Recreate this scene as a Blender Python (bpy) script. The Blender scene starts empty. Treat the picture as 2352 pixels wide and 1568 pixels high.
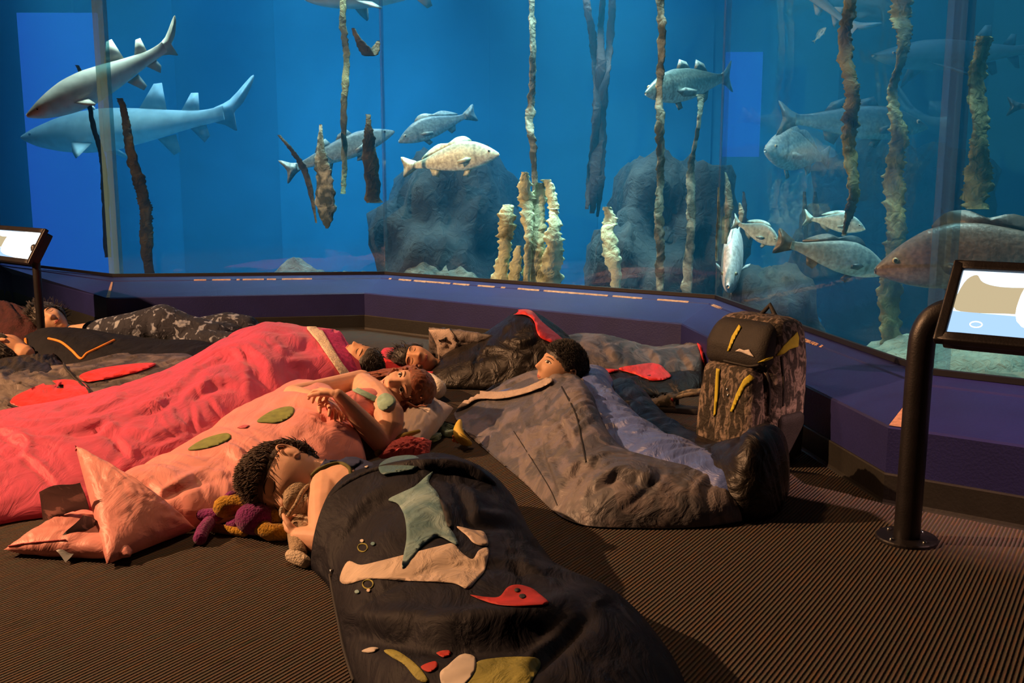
import bpy, bmesh, math, random
import numpy as np
from mathutils import Vector, Matrix, noise, geometry
from mathutils.bvhtree import BVHTree

random.seed(7)
SC = bpy.context.scene
COL = SC.collection

# ------------------------------------------------------------------ camera
F = 2287.0            # focal length in pixels of the 2352 x 1568 frame
H = 0.90              # camera height (photographer kneels)
TH = math.atan((784 - 408) / F)
cam = bpy.data.cameras.new('camera')
cam.sensor_width = 36.0
cam.lens = 36.0 * F / 2352.0
cam.clip_start = 0.02
cam_o = bpy.data.objects.new('camera', cam)
COL.objects.link(cam_o)
cam_o.location = (0, 0, H)
cam_o.rotation_euler = (math.pi / 2 - TH, 0, 0)
SC.camera = cam_o
CAM = Vector((0, 0, H))

# ------------------------------------------------------------------ light
SC.view_settings.view_transform = 'Standard'
SC.view_settings.look = 'None'
SC.view_settings.gamma = 1.0
SC.view_settings.use_curve_mapping = False
SC.view_settings.exposure = 0.0
w = bpy.data.worlds.new('world')
SC.world = w
w.use_nodes = True
w.node_tree.nodes['Background'].inputs[0].default_value = (0.012, 0.010, 0.016, 1)
w.node_tree.nodes['Background'].inputs[1].default_value = 0.35
SC.cycles.use_denoising = True
SC.cycles.max_bounces = 4
SC.cycles.use_adaptive_sampling = True
SC.cycles.adaptive_threshold = 0.1
SC.cycles.adaptive_min_samples = 20
SC.cycles.transparent_max_bounces = 8
SC.cycles.volume_bounces = 0
SC.cycles.sample_clamp_indirect = 4.0

def lamp(name, kind, loc, aim, energy, color, **kw):
    l = bpy.data.lights.new(name, kind)
    l.energy = energy
    l.color = color
    for k, v in kw.items():
        setattr(l, k, v)
    o = bpy.data.objects.new(name, l)
    COL.objects.link(o)
    o.location = loc
    o.rotation_euler = (Vector(aim) - Vector(loc)).to_track_quat('-Z', 'Y').to_euler()
    return o

WARM = (1.0, 0.50, 0.23)
lamp('warm_spot', 'SPOT', (-5.0, 2.9, 2.95), (-0.2, 3.2, 0.0), 1780, WARM,
     spot_size=1.9, spot_blend=0.6, shadow_soft_size=0.05)
lamp('warm_spot', 'SPOT', (-1.1, 3.9, 2.98), (-0.2, 3.6, 0.0), 150, WARM,
     spot_size=1.7, spot_blend=0.8, shadow_soft_size=0.12)  # soft fill lamp added overhead to brighten carpet and faces
lamp('warm_spot', 'SPOT', (3.2, 0.6, 2.9), (1.72, 2.66, 0.25), 1000, (1.0, 0.50, 0.42),
     spot_size=0.42, spot_blend=0.6, shadow_soft_size=0.04)
# metal-halide lights over the tank
for i, (x, y, sx, sy, e) in enumerate([(-4.2, 8.4, 1.6, 1.4, 20), (-1.7, 8.3, 2.4, 1.4, 84),
                                       (0.7, 7.6, 2.0, 1.4, 46), (2.9, 5.9, 1.6, 1.8, 14)]):
    lamp('tank_light', 'AREA', (x, y, 2.85), (x, y, 0), e, (0.40, 0.74, 1.0), shape='RECTANGLE', size=sx, size_y=sy, spread=1.75)
for i, (x, y, sx, sy, e) in enumerate([(-2.9, 7.3, 1.0, 0.8, 20), (-1.0, 6.9, 1.2, 0.7, 22), (0.35, 6.05, 1.1, 0.6, 34), (1.45, 5.15, 0.8, 0.6, 17), (2.0, 4.2, 0.8, 0.8, 10), (2.6, 3.3, .8, .8, 5)]):
    lamp('tank_light', 'AREA', (x, y, 2.85), (x, y, 0), e, (0.80, 1.0, 0.92), shape='RECTANGLE', size=sx, size_y=sy, spread=0.95)

# ------------------------------------------------------------------ pixel helpers (2352 x 1568)
_c, _s = math.cos(TH), math.sin(TH)
def ray(x, y):
    u = (x - 1176) / F; v = (784 - y) / F
    return Vector((u, _c + v * _s, -_s + v * _c))
def G(x, y, z=0.0):
    """point at height z seen at a pixel"""
    r = ray(x, y); t = (z - H) / r.z
    return CAM + r * t
def Q(x, y, Y):
    """point at distance Y seen at a pixel"""
    r = ray(x, y)
    return CAM + r * (Y / r.y)

# ------------------------------------------------------------------ object helpers
def obj(name, verts, faces, mat=None, parent=None, smooth=True):
    me = bpy.data.meshes.new(name)
    me.from_pydata([tuple(v) for v in verts], [], [tuple(f) for f in faces])
    me.update()
    if mat is not None:
        me.materials.append(mat)
    if smooth:
        me.polygons.foreach_set('use_smooth', [True] * len(me.polygons))
    o = bpy.data.objects.new(name, me)
    COL.objects.link(o)
    if parent is not None:
        link(o, parent)
    return o
def link(o, parent):
    o.parent = parent
    o.matrix_parent_inverse = parent.matrix_basis.inverted()
def tag(o, label, cat, group=None, kind=None):
    o['label'] = label
    o['category'] = cat
    if group: o['group'] = group
    if kind: o['kind'] = kind
    return o
def thing(name, loc, label, cat, group=None):
    o = bpy.data.objects.new(name, None)
    COL.objects.link(o)
    o.location = loc
    o.empty_display_size = 0.05
    return tag(o, label, cat, group)
def structure(o):
    o['kind'] = 'structure'
    return o

class MB:
    """collects shapes into one mesh"""
    def __init__(self): self.v = []; self.f = []
    def add(self, v, f):
        n = len(self.v)
        self.v += [Vector(p) for p in v]
        self.f += [tuple(i + n for i in q) for q in f]
        return self
    def box(self, c, sx, sy, sz, M=None):
        vs = [Vector((x * sx / 2, y * sy / 2, z * sz / 2)) for x in (-1, 1) for y in (-1, 1) for z in (-1, 1)]
        if M is not None: vs = [M @ p for p in vs]
        vs = [p + Vector(c) for p in vs]
        return self.add(vs, [(0, 1, 3, 2), (4, 6, 7, 5), (0, 4, 5, 1), (2, 3, 7, 6), (0, 2, 6, 4), (1, 5, 7, 3)])
    def tube(self, pts, radii, n=12, flat=None, caps=True):
        """tapered tube with rounded ends; flat=(axis vector, factor) squashes the section"""
        pts = [Vector(p) for p in pts]
        if isinstance(radii, (int, float)): radii = [radii] * len(pts)
        P, Rr = [], []
        if caps:
            d0 = (pts[1] - pts[0]).normalized(); d1 = (pts[-1] - pts[-2]).normalized()
            for a in (0.05, 0.5, 0.85): P.append(pts[0] - d0 * radii[0] * math.cos(a * math.pi / 2) * 1.0); Rr.append(radii[0] * math.sin(a * math.pi / 2))
        P += pts; Rr += list(radii)
        if caps:
            for a in (0.85, 0.5, 0.05): P.append(pts[-1] + d1 * radii[-1] * math.cos(a * math.pi / 2)); Rr.append(radii[-1] * math.sin(a * math.pi / 2))
        up = Vector((0.13, 0.21, 0.97))
        vs = []; prev = None
        for i, p in enumerate(P):
            d = (P[min(i + 1, len(P) - 1)] - P[max(i - 1, 0)]).normalized()
            if prev is None:
                a = d.cross(up)
                if a.length < 1e-3: a = d.cross(Vector((1, 0, 0)))
                a.normalize()
            else:
                a = (prev - d * prev.dot(d)).normalized()
            prev = a
            b = d.cross(a)
            for k in range(n):
                t = 2 * math.pi * k / n
                q = (a * math.cos(t) + b * math.sin(t)) * Rr[i]
                if flat is not None:
                    ax = Vector(flat[0]).normalized(); q = q + ax * (q.dot(ax) * (flat[1] - 1))
                vs.append(p + q)
        fs = []
        for i in range(len(P) - 1):
            for k in range(n):
                k2 = (k + 1) % n
                fs.append((i * n + k, i * n + k2, (i + 1) * n + k2, (i + 1) * n + k))
        m = len(P)
        fs.append(tuple(range(n - 1, -1, -1))); fs.append(tuple((m - 1) * n + k for k in range(n)))
        return self.add(vs, fs)
    def ball(self, c, r, n=16, M=None):
        c = Vector(c)
        if isinstance(r, (int, float)): r = (r, r, r)
        vs = [Vector((0, 0, -r[2]))]; fs = []
        k = n // 2
        for i in range(1, k):
            a = -math.pi / 2 + math.pi * i / k
            for j in range(n):
                t = 2 * math.pi * j / n
                vs.append(Vector((math.cos(a) * math.cos(t) * r[0], math.cos(a) * math.sin(t) * r[1], math.sin(a) * r[2])))
        vs.append(Vector((0, 0, r[2])))
        for j in range(n):
            fs.append((0, 1 + (j + 1) % n, 1 + j))
            for i in range(k - 2):
                a = 1 + i * n
                fs.append((a + j, a + (j + 1) % n, a + n + (j + 1) % n, a + n + j))
            a = 1 + (k - 2) * n
            fs.append((a + j, a + (j + 1) % n, len(vs) - 1))
        if M is not None: vs = [M @ p for p in vs]
        return self.add([p + c for p in vs], fs)
    def prism(self, poly, z0, z1):
        n = len(poly)
        vs = [Vector((p[0], p[1], z0)) for p in poly] + [Vector((p[0], p[1], z1)) for p in poly]
        fs = [tuple(range(n - 1, -1, -1)), tuple(range(n, 2 * n))]
        for i in range(n):
            j = (i + 1) % n
            fs.append((i, j, n + j, n + i))
        return self.add(vs, fs)
    def build(self, name, mat, parent=None, smooth=True):
        return obj(name, self.v, self.f, mat, parent, smooth)

def catmull(arr, n):
    a = np.array(arr, float)
    m = len(a)
    t = np.linspace(0, m - 1, n)
    i = np.clip(t.astype(int), 0, m - 2)
    f = (t - i)[:, None]
    p0 = a[np.clip(i - 1, 0, m - 1)]; p1 = a[i]; p2 = a[i + 1]; p3 = a[np.clip(i + 2, 0, m - 1)]
    return 0.5 * ((2 * p1) + (-p0 + p2) * f + (2 * p0 - 5 * p1 + 4 * p2 - p3) * f ** 2 + (-p0 + 3 * p1 - 3 * p2 + p3) * f ** 3)

def bake(o, mods):
    """applies modifiers into the mesh"""
    for kind, kw in mods:
        m = o.modifiers.new(kind.lower(), kind)
        for k, v in kw.items(): setattr(m, k, v)
    dg = bpy.context.evaluated_depsgraph_get()
    dg.update()
    me = bpy.data.meshes.new_from_object(o.evaluated_get(dg))
    o.modifiers.clear()
    old = o.data
    mats = list(old.materials)
    o.data = me
    if not me.materials:
        for m in mats: me.materials.append(m)
    me.polygons.foreach_set('use_smooth', [True] * len(me.polygons))
    return o

def bvh_of(o):
    me = o.data
    mw = o.matrix_world if o.parent is None else o.matrix_world
    return BVHTree.FromPolygons([v.co.copy() for v in me.vertices], [tuple(p.vertices) for p in me.polygons])

def fill2d(poly, step):
    """triangulated fill of a 2D outline with inner points; the outline is resampled"""
    pts = []
    n = len(poly)
    for i in range(n):
        a = Vector(poly[i]); b = Vector(poly[(i + 1) % n])
        k = max(1, int((b - a).length / step))
        for j in range(k): pts.append(a + (b - a) * (j / k))
    nb = len(pts)
    xs = [p.x for p in pts]; ys = [p.y for p in pts]
    inner = []
    y = min(ys) + step * 0.5
    while y < max(ys):
        x = min(xs) + step * 0.5
        while x < max(xs):
            inside = False
            j = nb - 1
            for i in range(nb):
                if (pts[i].y > y) != (pts[j].y > y) and x < (pts[j].x - pts[i].x) * (y - pts[i].y) / (pts[j].y - pts[i].y) + pts[i].x:
                    inside = not inside
                j = i
            if inside and min((p - Vector((x, y))).length for p in pts) > step * 0.45:
                inner.append(Vector((x, y)))
            x += step
        y += step
    r = geometry.delaunay_2d_cdt(pts + inner, [], [list(range(nb))], 1, 1e-5)
    return r[0], r[2]

def spline_poly(poly, k=5):
    """closed smooth outline"""
    n = len(poly); out = []
    for i in range(n):
        p0, p1, p2, p3 = (Vector(poly[(i + j) % n]) for j in (-1, 0, 1, 2))
        for s in range(k):
            f = s / k
            out.append(0.5 * ((2 * p1) + (-p0 + p2) * f + (2 * p0 - 5 * p1 + 4 * p2 - p3) * f * f + (-p0 + 3 * p1 - 3 * p2 + p3) * f ** 3))
    return out

def patch(name, base, poly, mat, parent, step=9, off=0.003, smooth_outline=False, label=None):
    """a sewn-on panel that follows the surface of `base`, thick and closed"""
    if smooth_outline: poly = spline_poly(poly)
    vs, fs = fill2d(poly, step)
    bvhs = base if isinstance(base, list) else [base]
    pos = []; ok = []
    for p in vs:
        d = ray(p.x, p.y).normalized()
        best = None
        for b in bvhs:
            h = b.ray_cast(CAM, d)
            if h[0] is not None and (best is None or h[3] < best[3]): best = h
        if best is None:
            pos.append(Vector((0, 0, 0))); ok.append(False)
        else:
            nn = best[1] if best[1].dot(d) < 0 else -best[1]
            pos.append(best[0] + nn * off); ok.append(True)
    F2 = [f for f in fs if all(ok[i] for i in f) and max((pos[f[a]] - pos[f[a - 1]]).length for a in range(len(f))) < 0.12]
    if not F2: return None
    used = sorted({i for f in F2 for i in f}); mp = {i: k for k, i in enumerate(used)}
    V = [pos[i] for i in used]; F2 = [tuple(mp[i] for i in f) for f in F2]
    n = len(V)
    # orientation towards the camera
    f = F2[0]; nrm = (V[f[1]] - V[f[0]]).cross(V[f[2]] - V[f[0]])
    if nrm.dot(V[f[0]] - CAM) > 0: F2 = [tuple(reversed(f)) for f in F2]
    edges = {}
    for f in F2:
        for a in range(len(f)): edges[(f[a], f[(a + 1) % len(f)])] = 1
    side = [e for e in edges if (e[1], e[0]) not in edges]
    low = [p + (p - CAM).normalized() * (off * 1.6) for p in V]
    faces = F2 + [(b, a, a + n, b + n) for a, b in side]
    o = obj(name, V + low, faces, mat, parent)
    if label: o['label'] = label
    return o

# ------------------------------------------------------------------ materials
def new_mat(name):
    m = bpy.data.materials.new(name)
    m.use_nodes = True
    nt = m.node_tree
    return m, nt, nt.nodes, nt.links, nt.nodes['Principled BSDF']
def rgb(r, g, b): return (r, g, b, 1.0)
def plain(name, c, rough=0.6, metal=0.0, var=0.15, scale=14.0, bump=0.0, bscale=90.0, sheen=0.0, spec=0.5, emit=None):
    m, nt, N, L, B = new_mat(name)
    tc = N.new('ShaderNodeTexCoord')
    nz = N.new('ShaderNodeTexNoise'); nz.inputs['Scale'].default_value = scale; nz.inputs['Detail'].default_value = 5
    L.new(tc.outputs['Object'], nz.inputs['Vector'])
    rp = N.new('ShaderNodeValToRGB')
    rp.color_ramp.elements[0].position = 0.3; rp.color_ramp.elements[1].position = 0.7
    rp.color_ramp.elements[0].color = rgb(*[x * (1 - var) for x in c])
    rp.color_ramp.elements[1].color = rgb(*[min(1, x * (1 + var)) for x in c])
    L.new(nz.outputs[0], rp.inputs[0]); L.new(rp.outputs[0], B.inputs['Base Color'])
    B.inputs['Roughness'].default_value = rough; B.inputs['Metallic'].default_value = metal
    B.inputs['Specular IOR Level'].default_value = spec
    if sheen: B.inputs['Sheen Weight'].default_value = sheen; B.inputs['Sheen Roughness'].default_value = 0.4
    if bump:
        n2 = N.new('ShaderNodeTexNoise'); n2.inputs['Scale'].default_value = bscale; n2.inputs['Detail'].default_value = 4
        L.new(tc.outputs['Object'], n2.inputs['Vector'])
        bp = N.new('ShaderNodeBump'); bp.inputs['Strength'].default_value = bump; bp.inputs['Distance'].default_value = 0.01
        L.new(n2.outputs[0], bp.inputs['Height']); L.new(bp.outputs[0], B.inputs['Normal'])
    if emit:
        B.inputs['Emission Color'].default_value = rgb(*emit[0]); B.inputs['Emission Strength'].default_value = emit[1]
    return m
def nylon(name, c, rough=0.5, var=0.12, wr=0.55, wscale=16.0, spec=0.4, sheen=0.15):
    """quilted nylon: stretched crease relief"""
    m, nt, N, L, B = new_mat(name)
    tc = N.new('ShaderNodeTexCoord')
    nz = N.new('ShaderNodeTexNoise'); nz.inputs['Scale'].default_value = 9; nz.inputs['Detail'].default_value = 4
    L.new(tc.outputs['Object'], nz.inputs['Vector'])
    rp = N.new('ShaderNodeValToRGB')
    rp.color_ramp.elements[0].position = 0.3; rp.color_ramp.elements[1].position = 0.7
    rp.color_ramp.elements[0].color = rgb(*[x * (1 - var) for x in c]); rp.color_ramp.elements[1].color = rgb(*[min(1, x * (1 + var)) for x in c])
    L.new(nz.outputs[0], rp.inputs[0]); L.new(rp.outputs[0], B.inputs['Base Color'])
    mp = N.new('ShaderNodeMapping'); mp.inputs['Rotation'].default_value = (0.2, 0.1, 0.7); mp.inputs['Scale'].default_value = (1.0, 0.45, 1.0)
    L.new(tc.outputs['Object'], mp.inputs['Vector'])
    n2 = N.new('ShaderNodeTexNoise'); n2.inputs['Scale'].default_value = wscale; n2.inputs['Detail'].default_value = 5; n2.inputs['Distortion'].default_value = 0.9
    L.new(mp.outputs[0], n2.inputs['Vector'])
    bp = N.new('ShaderNodeBump'); bp.inputs['Strength'].default_value = wr; bp.inputs['Distance'].default_value = 0.03
    L.new(n2.outputs[0], bp.inputs['Height']); L.new(bp.outputs[0], B.inputs['Normal'])
    B.inputs['Roughness'].default_value = rough; B.inputs['Specular IOR Level'].default_value = spec
    B.inputs['Sheen Weight'].default_value = sheen
    return m
def blotchy(name, c1, c2, scale=8.0, th=0.5, soft=0.06, rough=0.6, c3=None, th3=0.62, wr=0.4, wscale=18.0, stretch=(1, 1, 1), detail=3):
    """two or three printed colours in blotches (camouflage prints and the like)"""
    m, nt, N, L, B = new_mat(name)
    tc = N.new('ShaderNodeTexCoord')
    mp = N.new('ShaderNodeMapping'); mp.inputs['Scale'].default_value = stretch
    L.new(tc.outputs['Object'], mp.inputs['Vector'])
    nz = N.new('ShaderNodeTexNoise'); nz.inputs['Scale'].default_value = scale; nz.inputs['Detail'].default_value = detail; nz.inputs['Distortion'].default_value = 0.8
    L.new(mp.outputs[0], nz.inputs['Vector'])
    rp = N.new('ShaderNodeValToRGB')
    e = rp.color_ramp.elements
    e[0].position = th - soft; e[0].color = rgb(*c1); e[1].position = th + soft; e[1].color = rgb(*c2)
    if c3:
        x = e.new(th3); x.color = rgb(*c3)
    L.new(nz.outputs[0], rp.inputs[0]); L.new(rp.outputs[0], B.inputs['Base Color'])
    n2 = N.new('ShaderNodeTexNoise'); n2.inputs['Scale'].default_value = wscale; n2.inputs['Detail'].default_value = 5; n2.inputs['Distortion'].default_value = 0.9
    L.new(tc.outputs['Object'], n2.inputs['Vector'])
    bp = N.new('ShaderNodeBump'); bp.inputs['Strength'].default_value = wr; bp.inputs['Distance'].default_value = 0.03
    L.new(n2.outputs[0], bp.inputs['Height']); L.new(bp.outputs[0], B.inputs['Normal'])
    B.inputs['Roughness'].default_value = rough
    return m
def skin_mat(name, c):
    m = plain(name, c, rough=0.55, var=0.08, scale=30, bump=0.05, bscale=300, spec=0.35)
    B = m.node_tree.nodes['Principled BSDF']
    B.inputs['Subsurface Weight'].default_value = 0.12
    B.inputs['Subsurface Radius'].default_value = (0.012, 0.004, 0.002)
    return m
def hair_mat(name, c, var=0.5):
    m, nt, N, L, B = new_mat(name)
    tc = N.new('ShaderNodeTexCoord')
    mp = N.new('ShaderNodeMapping'); mp.inputs['Scale'].default_value = (1, 1, 0.25)
    L.new(tc.outputs['Object'], mp.inputs['Vector'])
    nz = N.new('ShaderNodeTexNoise'); nz.inputs['Scale'].default_value = 120; nz.inputs['Detail'].default_value = 5
    L.new(mp.outputs[0], nz.inputs['Vector'])
    rp = N.new('ShaderNodeValToRGB')
    rp.color_ramp.elements[0].position = 0.3; rp.color_ramp.elements[1].position = 0.7
    rp.color_ramp.elements[0].color = rgb(*[x * (1 - var) for x in c]); rp.color_ramp.elements[1].color = rgb(*[x * (1 + var) for x in c])
    L.new(nz.outputs[0], rp.inputs[0]); L.new(rp.outputs[0], B.inputs['Base Color'])
    bp = N.new('ShaderNodeBump'); bp.inputs['Strength'].default_value = 0.7; bp.inputs['Distance'].default_value = 0.004
    L.new(nz.outputs[0], bp.inputs['Height']); L.new(bp.outputs[0], B.inputs['Normal'])
    B.inputs['Roughness'].default_value = 0.5; B.inputs['Sheen Weight'].default_value = 0.2
    return m
def glow(name, c, strength):
    m, nt, N, L, B = new_mat(name)
    N.remove(B)
    e = N.new('ShaderNodeEmission'); e.inputs[0].default_value = rgb(*c); e.inputs[1].default_value = strength
    L.new(e.outputs[0], N['Material Output'].inputs[0])
    return m
def vcol_mat(name, rough=0.4, nscale=60.0, amt=0.35, spec=0.5):
    """natural skin pattern kept per vertex, broken up by scales"""
    m, nt, N, L, B = new_mat(name)
    at = N.new('ShaderNodeAttribute'); at.attribute_name = 'pattern'
    tc = N.new('ShaderNodeTexCoord')
    nz = N.new('ShaderNodeTexNoise'); nz.inputs['Scale'].default_value = nscale; nz.inputs['Detail'].default_value = 4
    L.new(tc.outputs['Object'], nz.inputs['Vector'])
    mr = N.new('ShaderNodeMapRange'); mr.inputs[1].default_value = 0.3; mr.inputs[2].default_value = 0.7
    mr.inputs[3].default_value = 1 - amt; mr.inputs[4].default_value = 1 + amt
    L.new(nz.outputs[0], mr.inputs[0])
    mx = N.new('ShaderNodeVectorMath'); mx.operation = 'SCALE'
    L.new(at.outputs['Color'], mx.inputs[0]); L.new(mr.outputs[0], mx.inputs['Scale'])
    L.new(mx.outputs[0], B.inputs['Base Color'])
    bp = N.new('ShaderNodeBump'); bp.inputs['Strength'].default_value = 0.25; bp.inputs['Distance'].default_value = 0.01
    L.new(nz.outputs[0], bp.inputs['Height']); L.new(bp.outputs[0], B.inputs['Normal'])
    B.inputs['Roughness'].default_value = rough; B.inputs['Specular IOR Level'].default_value = spec
    return m

# carpet: loop-pile ribs running away to the right
def carpet():
    m, nt, N, L, B = new_mat('ribbed_carpet')
    tc = N.new('ShaderNodeTexCoord')
    mp = N.new('ShaderNodeMapping'); mp.inputs['Rotation'].default_value = (0, 0, math.radians(33))
    L.new(tc.outputs['Object'], mp.inputs['Vector'])
    sx = N.new('ShaderNodeSeparateXYZ'); L.new(mp.outputs[0], sx.inputs[0])
    k = N.new('ShaderNodeMath'); k.operation = 'MULTIPLY'; k.inputs[1].default_value = 2 * math.pi / 0.0095
    L.new(sx.outputs[0], k.inputs[0])
    sn = N.new('ShaderNodeMath'); sn.operation = 'SINE'; L.new(k.outputs[0], sn.inputs[0])
    mr = N.new('ShaderNodeMapRange'); mr.inputs[1].default_value = -1; mr.inputs[2].default_value = 1
    L.new(sn.outputs[0], mr.inputs[0])
    st = N.new('ShaderNodeMapping'); st.inputs['Scale'].default_value = (105, 9, 1)
    L.new(mp.outputs[0], st.inputs['Vector'])
    n1 = N.new('ShaderNodeTexNoise'); n1.inputs['Scale'].default_value = 1.0; n1.inputs['Detail'].default_value = 3
    L.new(st.outputs[0], n1.inputs['Vector'])
    rp = N.new('ShaderNodeValToRGB')
    e = rp.color_ramp.elements
    e[0].position = 0.25; e[0].color = rgb(0.040, 0.060, 0.040)
    e[1].position = 0.75; e[1].color = rgb(0.100, 0.092, 0.052)
    for p, c in ((0.40, (0.108, 0.074, 0.066)), (0.5, (0.084, 0.086, 0.074)), (0.6, (0.122, 0.080, 0.060))):
        x = e.new(p); x.color = rgb(*c)
    L.new(n1.outputs[0], rp.inputs[0])
    dk = N.new('ShaderNodeMapRange'); dk.inputs[3].default_value = 0.50; dk.inputs[4].default_value = 1.1
    L.new(mr.outputs[0], dk.inputs[0])
    sc = N.new('ShaderNodeVectorMath'); sc.operation = 'SCALE'
    L.new(rp.outputs[0], sc.inputs[0]); L.new(dk.outputs[0], sc.inputs['Scale'])
    L.new(sc.outputs[0], B.inputs['Base Color'])
    n2 = N.new('ShaderNodeTexNoise'); n2.inputs['Scale'].default_value = 260; n2.inputs['Detail'].default_value = 2
    L.new(tc.outputs['Object'], n2.inputs['Vector'])
    ad = N.new('ShaderNodeMath'); ad.operation = 'MULTIPLY_ADD'; ad.inputs[1].default_value = 0.6
    L.new(n2.outputs[0], ad.inputs[0]); L.new(mr.outputs[0], ad.inputs[2])
    bp = N.new('ShaderNodeBump'); bp.inputs['Strength'].default_value = 0.8; bp.inputs['Distance'].default_value = 0.004
    L.new(ad.outputs[0], bp.inputs['Height']); L.new(bp.outputs[0], B.inputs['Normal'])
    B.inputs['Roughness'].default_value = 0.95; B.inputs['Specular IOR Level'].default_value = 0.1
    return m

def glass_mat(name, tint, refl=0.10, rough=0.0, body=0.0, bodyc=(0.3, 0.7, 0.8)):
    m, nt, N, L, B = new_mat(name)
    N.remove(B)
    tr = N.new('ShaderNodeBsdfTransparent'); tr.inputs[0].default_value = rgb(*tint)
    gl = N.new('ShaderNodeBsdfGlossy'); gl.inputs['Roughness'].default_value = rough
    lw = N.new('ShaderNodeLayerWeight'); lw.inputs[0].default_value = 0.5
    pw = N.new('ShaderNodeMath'); pw.operation = 'POWER'; pw.inputs[1].default_value = 4.0
    L.new(lw.outputs['Facing'], pw.inputs[0])
    fr = N.new('ShaderNodeMath'); fr.operation = 'MULTIPLY_ADD'; fr.inputs[1].default_value = 0.45; fr.inputs[2].default_value = refl * 0.3
    L.new(pw.outputs[0], fr.inputs[0])
    mx = N.new('ShaderNodeMixShader')
    L.new(fr.outputs[0], mx.inputs[0]); L.new(tr.outputs[0], mx.inputs[1]); L.new(gl.outputs[0], mx.inputs[2])
    last = mx
    if body:
        df = N.new('ShaderNodeBsdfDiffuse'); df.inputs[0].default_value = rgb(*bodyc)
        m2 = N.new('ShaderNodeMixShader'); m2.inputs[0].default_value = body
        L.new(mx.outputs[0], m2.inputs[1]); L.new(df.outputs[0], m2.inputs[2]); last = m2
    L.new(last.outputs[0], N['Material Output'].inputs[0])
    return m
def water_mat():
    m, nt, N, L, B = new_mat('tank_water')
    N.remove(B)
    s = N.new('ShaderNodeVolumeScatter'); s.inputs['Color'].default_value = rgb(0.05, 0.48, 0.95); s.inputs['Density'].default_value = 0.12; s.inputs['Anisotropy'].default_value = 0.2
    a = N.new('ShaderNodeVolumeAbsorption'); a.inputs['Color'].default_value = rgb(0.04, 0.66, 0.90); a.inputs['Density'].default_value = 0.2
    ad = N.new('ShaderNodeAddShader')
    L.new(s.outputs[0], ad.inputs[0]); L.new(a.outputs[0], ad.inputs[1]); L.new(ad.outputs[0], N['Material Output'].inputs['Volume'])
    return m

M = {}
M['carpet'] = carpet()
M['wall'] = plain('blue_violet_paint', (0.014, 0.016, 0.105), rough=0.5, var=0.12, scale=6, bump=0.12, bscale=140)
M['wall_chip'] = plain('bare_worn_wood', (0.45, 0.24, 0.13), rough=0.8, var=0.3, scale=60)
M['base'] = plain('black_rubber_base', (0.016, 0.016, 0.014), rough=0.5, var=0.15, bump=0.1)
M['ceiling'] = plain('black_ceiling', (0.01, 0.01, 0.012), rough=0.9)
M['gasket'] = plain('black_silicone', (0.008, 0.008, 0.010), rough=0.5)
M['glass'] = glass_mat('acrylic_pane', (0.97, 0.99, 1.0), 0.10)
M['seam'] = glass_mat('acrylic_joint', (0.45, 0.70, 0.75), 0.25, 0.05, 0.22, (0.35, 0.75, 0.85))
M['seam2'] = glass_mat('acrylic_edge', (0.70, 0.86, 0.92), 0.25, 0.05, 0.06, (0.35, 0.65, 0.85))
M['water'] = water_mat()
M['tank_wall'] = blotchy('tank_blue_paint', (0.015, 0.19, 0.36), (0.03, 0.28, 0.52), scale=1.1, th=0.5, soft=0.25, rough=0.9, wr=0.05)
M['tank_wall_deep'] = blotchy('tank_deep_blue_paint', (0.010, 0.12, 0.25), (0.02, 0.19, 0.38), scale=1.1, th=0.5, soft=0.25, rough=0.9, wr=0.05)
M['tank_wall_light'] = blotchy('tank_light_blue_paint', (0.02, 0.24, 0.45), (0.045, 0.36, 0.62), scale=1.1, th=0.5, soft=0.25, rough=0.9, wr=0.05)
M['tank_rock'] = blotchy('dark_reef_rock', (0.010, 0.016, 0.022), (0.034, 0.044, 0.048), scale=5, th=0.55, soft=0.2, rough=0.95, wr=0.8, wscale=14)
M['tank_sand'] = blotchy('algae_gravel', (0.10, 0.15, 0.12), (0.34, 0.40, 0.32), scale=7, th=0.5, soft=0.22, rough=0.95, wr=0.8, wscale=30, detail=6)
M['tank_hump'] = blotchy('brown_reef_rubble', (0.045, 0.060, 0.050), (0.17, 0.18, 0.14), scale=9, th=0.5, soft=0.2, rough=0.95, wr=0.8, wscale=30, detail=6)
M['tank_bed'] = plain('tank_bed', (0.04, 0.14, 0.26), rough=0.95, var=0.3, scale=3)
M['metal'] = plain('black_powder_coat', (0.010, 0.009, 0.011), rough=0.42, var=0.3, scale=30, bump=0.08, bscale=200)
M['chrome'] = plain('worn_steel', (0.5, 0.5, 0.5), rough=0.25, metal=1.0)

# ================================================================== ROOM SHELL
W = [Vector((-5.2, 8.6)), Vector((-3.6, 7.15)), Vector((-2.33, 5.68)), Vector((-0.885, 5.935)), Vector((0.80, 4.66)), Vector((1.045, 2.69)), Vector((2.95, 1.27)), Vector((3.6, -0.6))]
WN = ['far_left', 'left', 'back_left', 'back', 'right', 'front_right', 'far_right']
def offset_line(poly, d):
    """offset towards the tank, mitred"""
    n = len(poly); out = []
    def nr(a, b):
        t = (b - a).normalized(); return Vector((-t.y, t.x))
    for i in range(n):
        if i == 0: out.append(poly[0] + nr(poly[0], poly[1]) * d)
        elif i == n - 1: out.append(poly[-1] + nr(poly[-2], poly[-1]) * d)
        else:
            n1 = nr(poly[i - 1], poly[i]); n2 = nr(poly[i], poly[i + 1])
            m = (n1 + n2).normalized()
            out.append(poly[i] + m * (d / max(0.35, m.dot(n1))))
    return out
KZ, GZ, GTOP = 0.220, 0.296, 2.62
GOFF = 0.43
GLASS = offset_line(W, GOFF)
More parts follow.
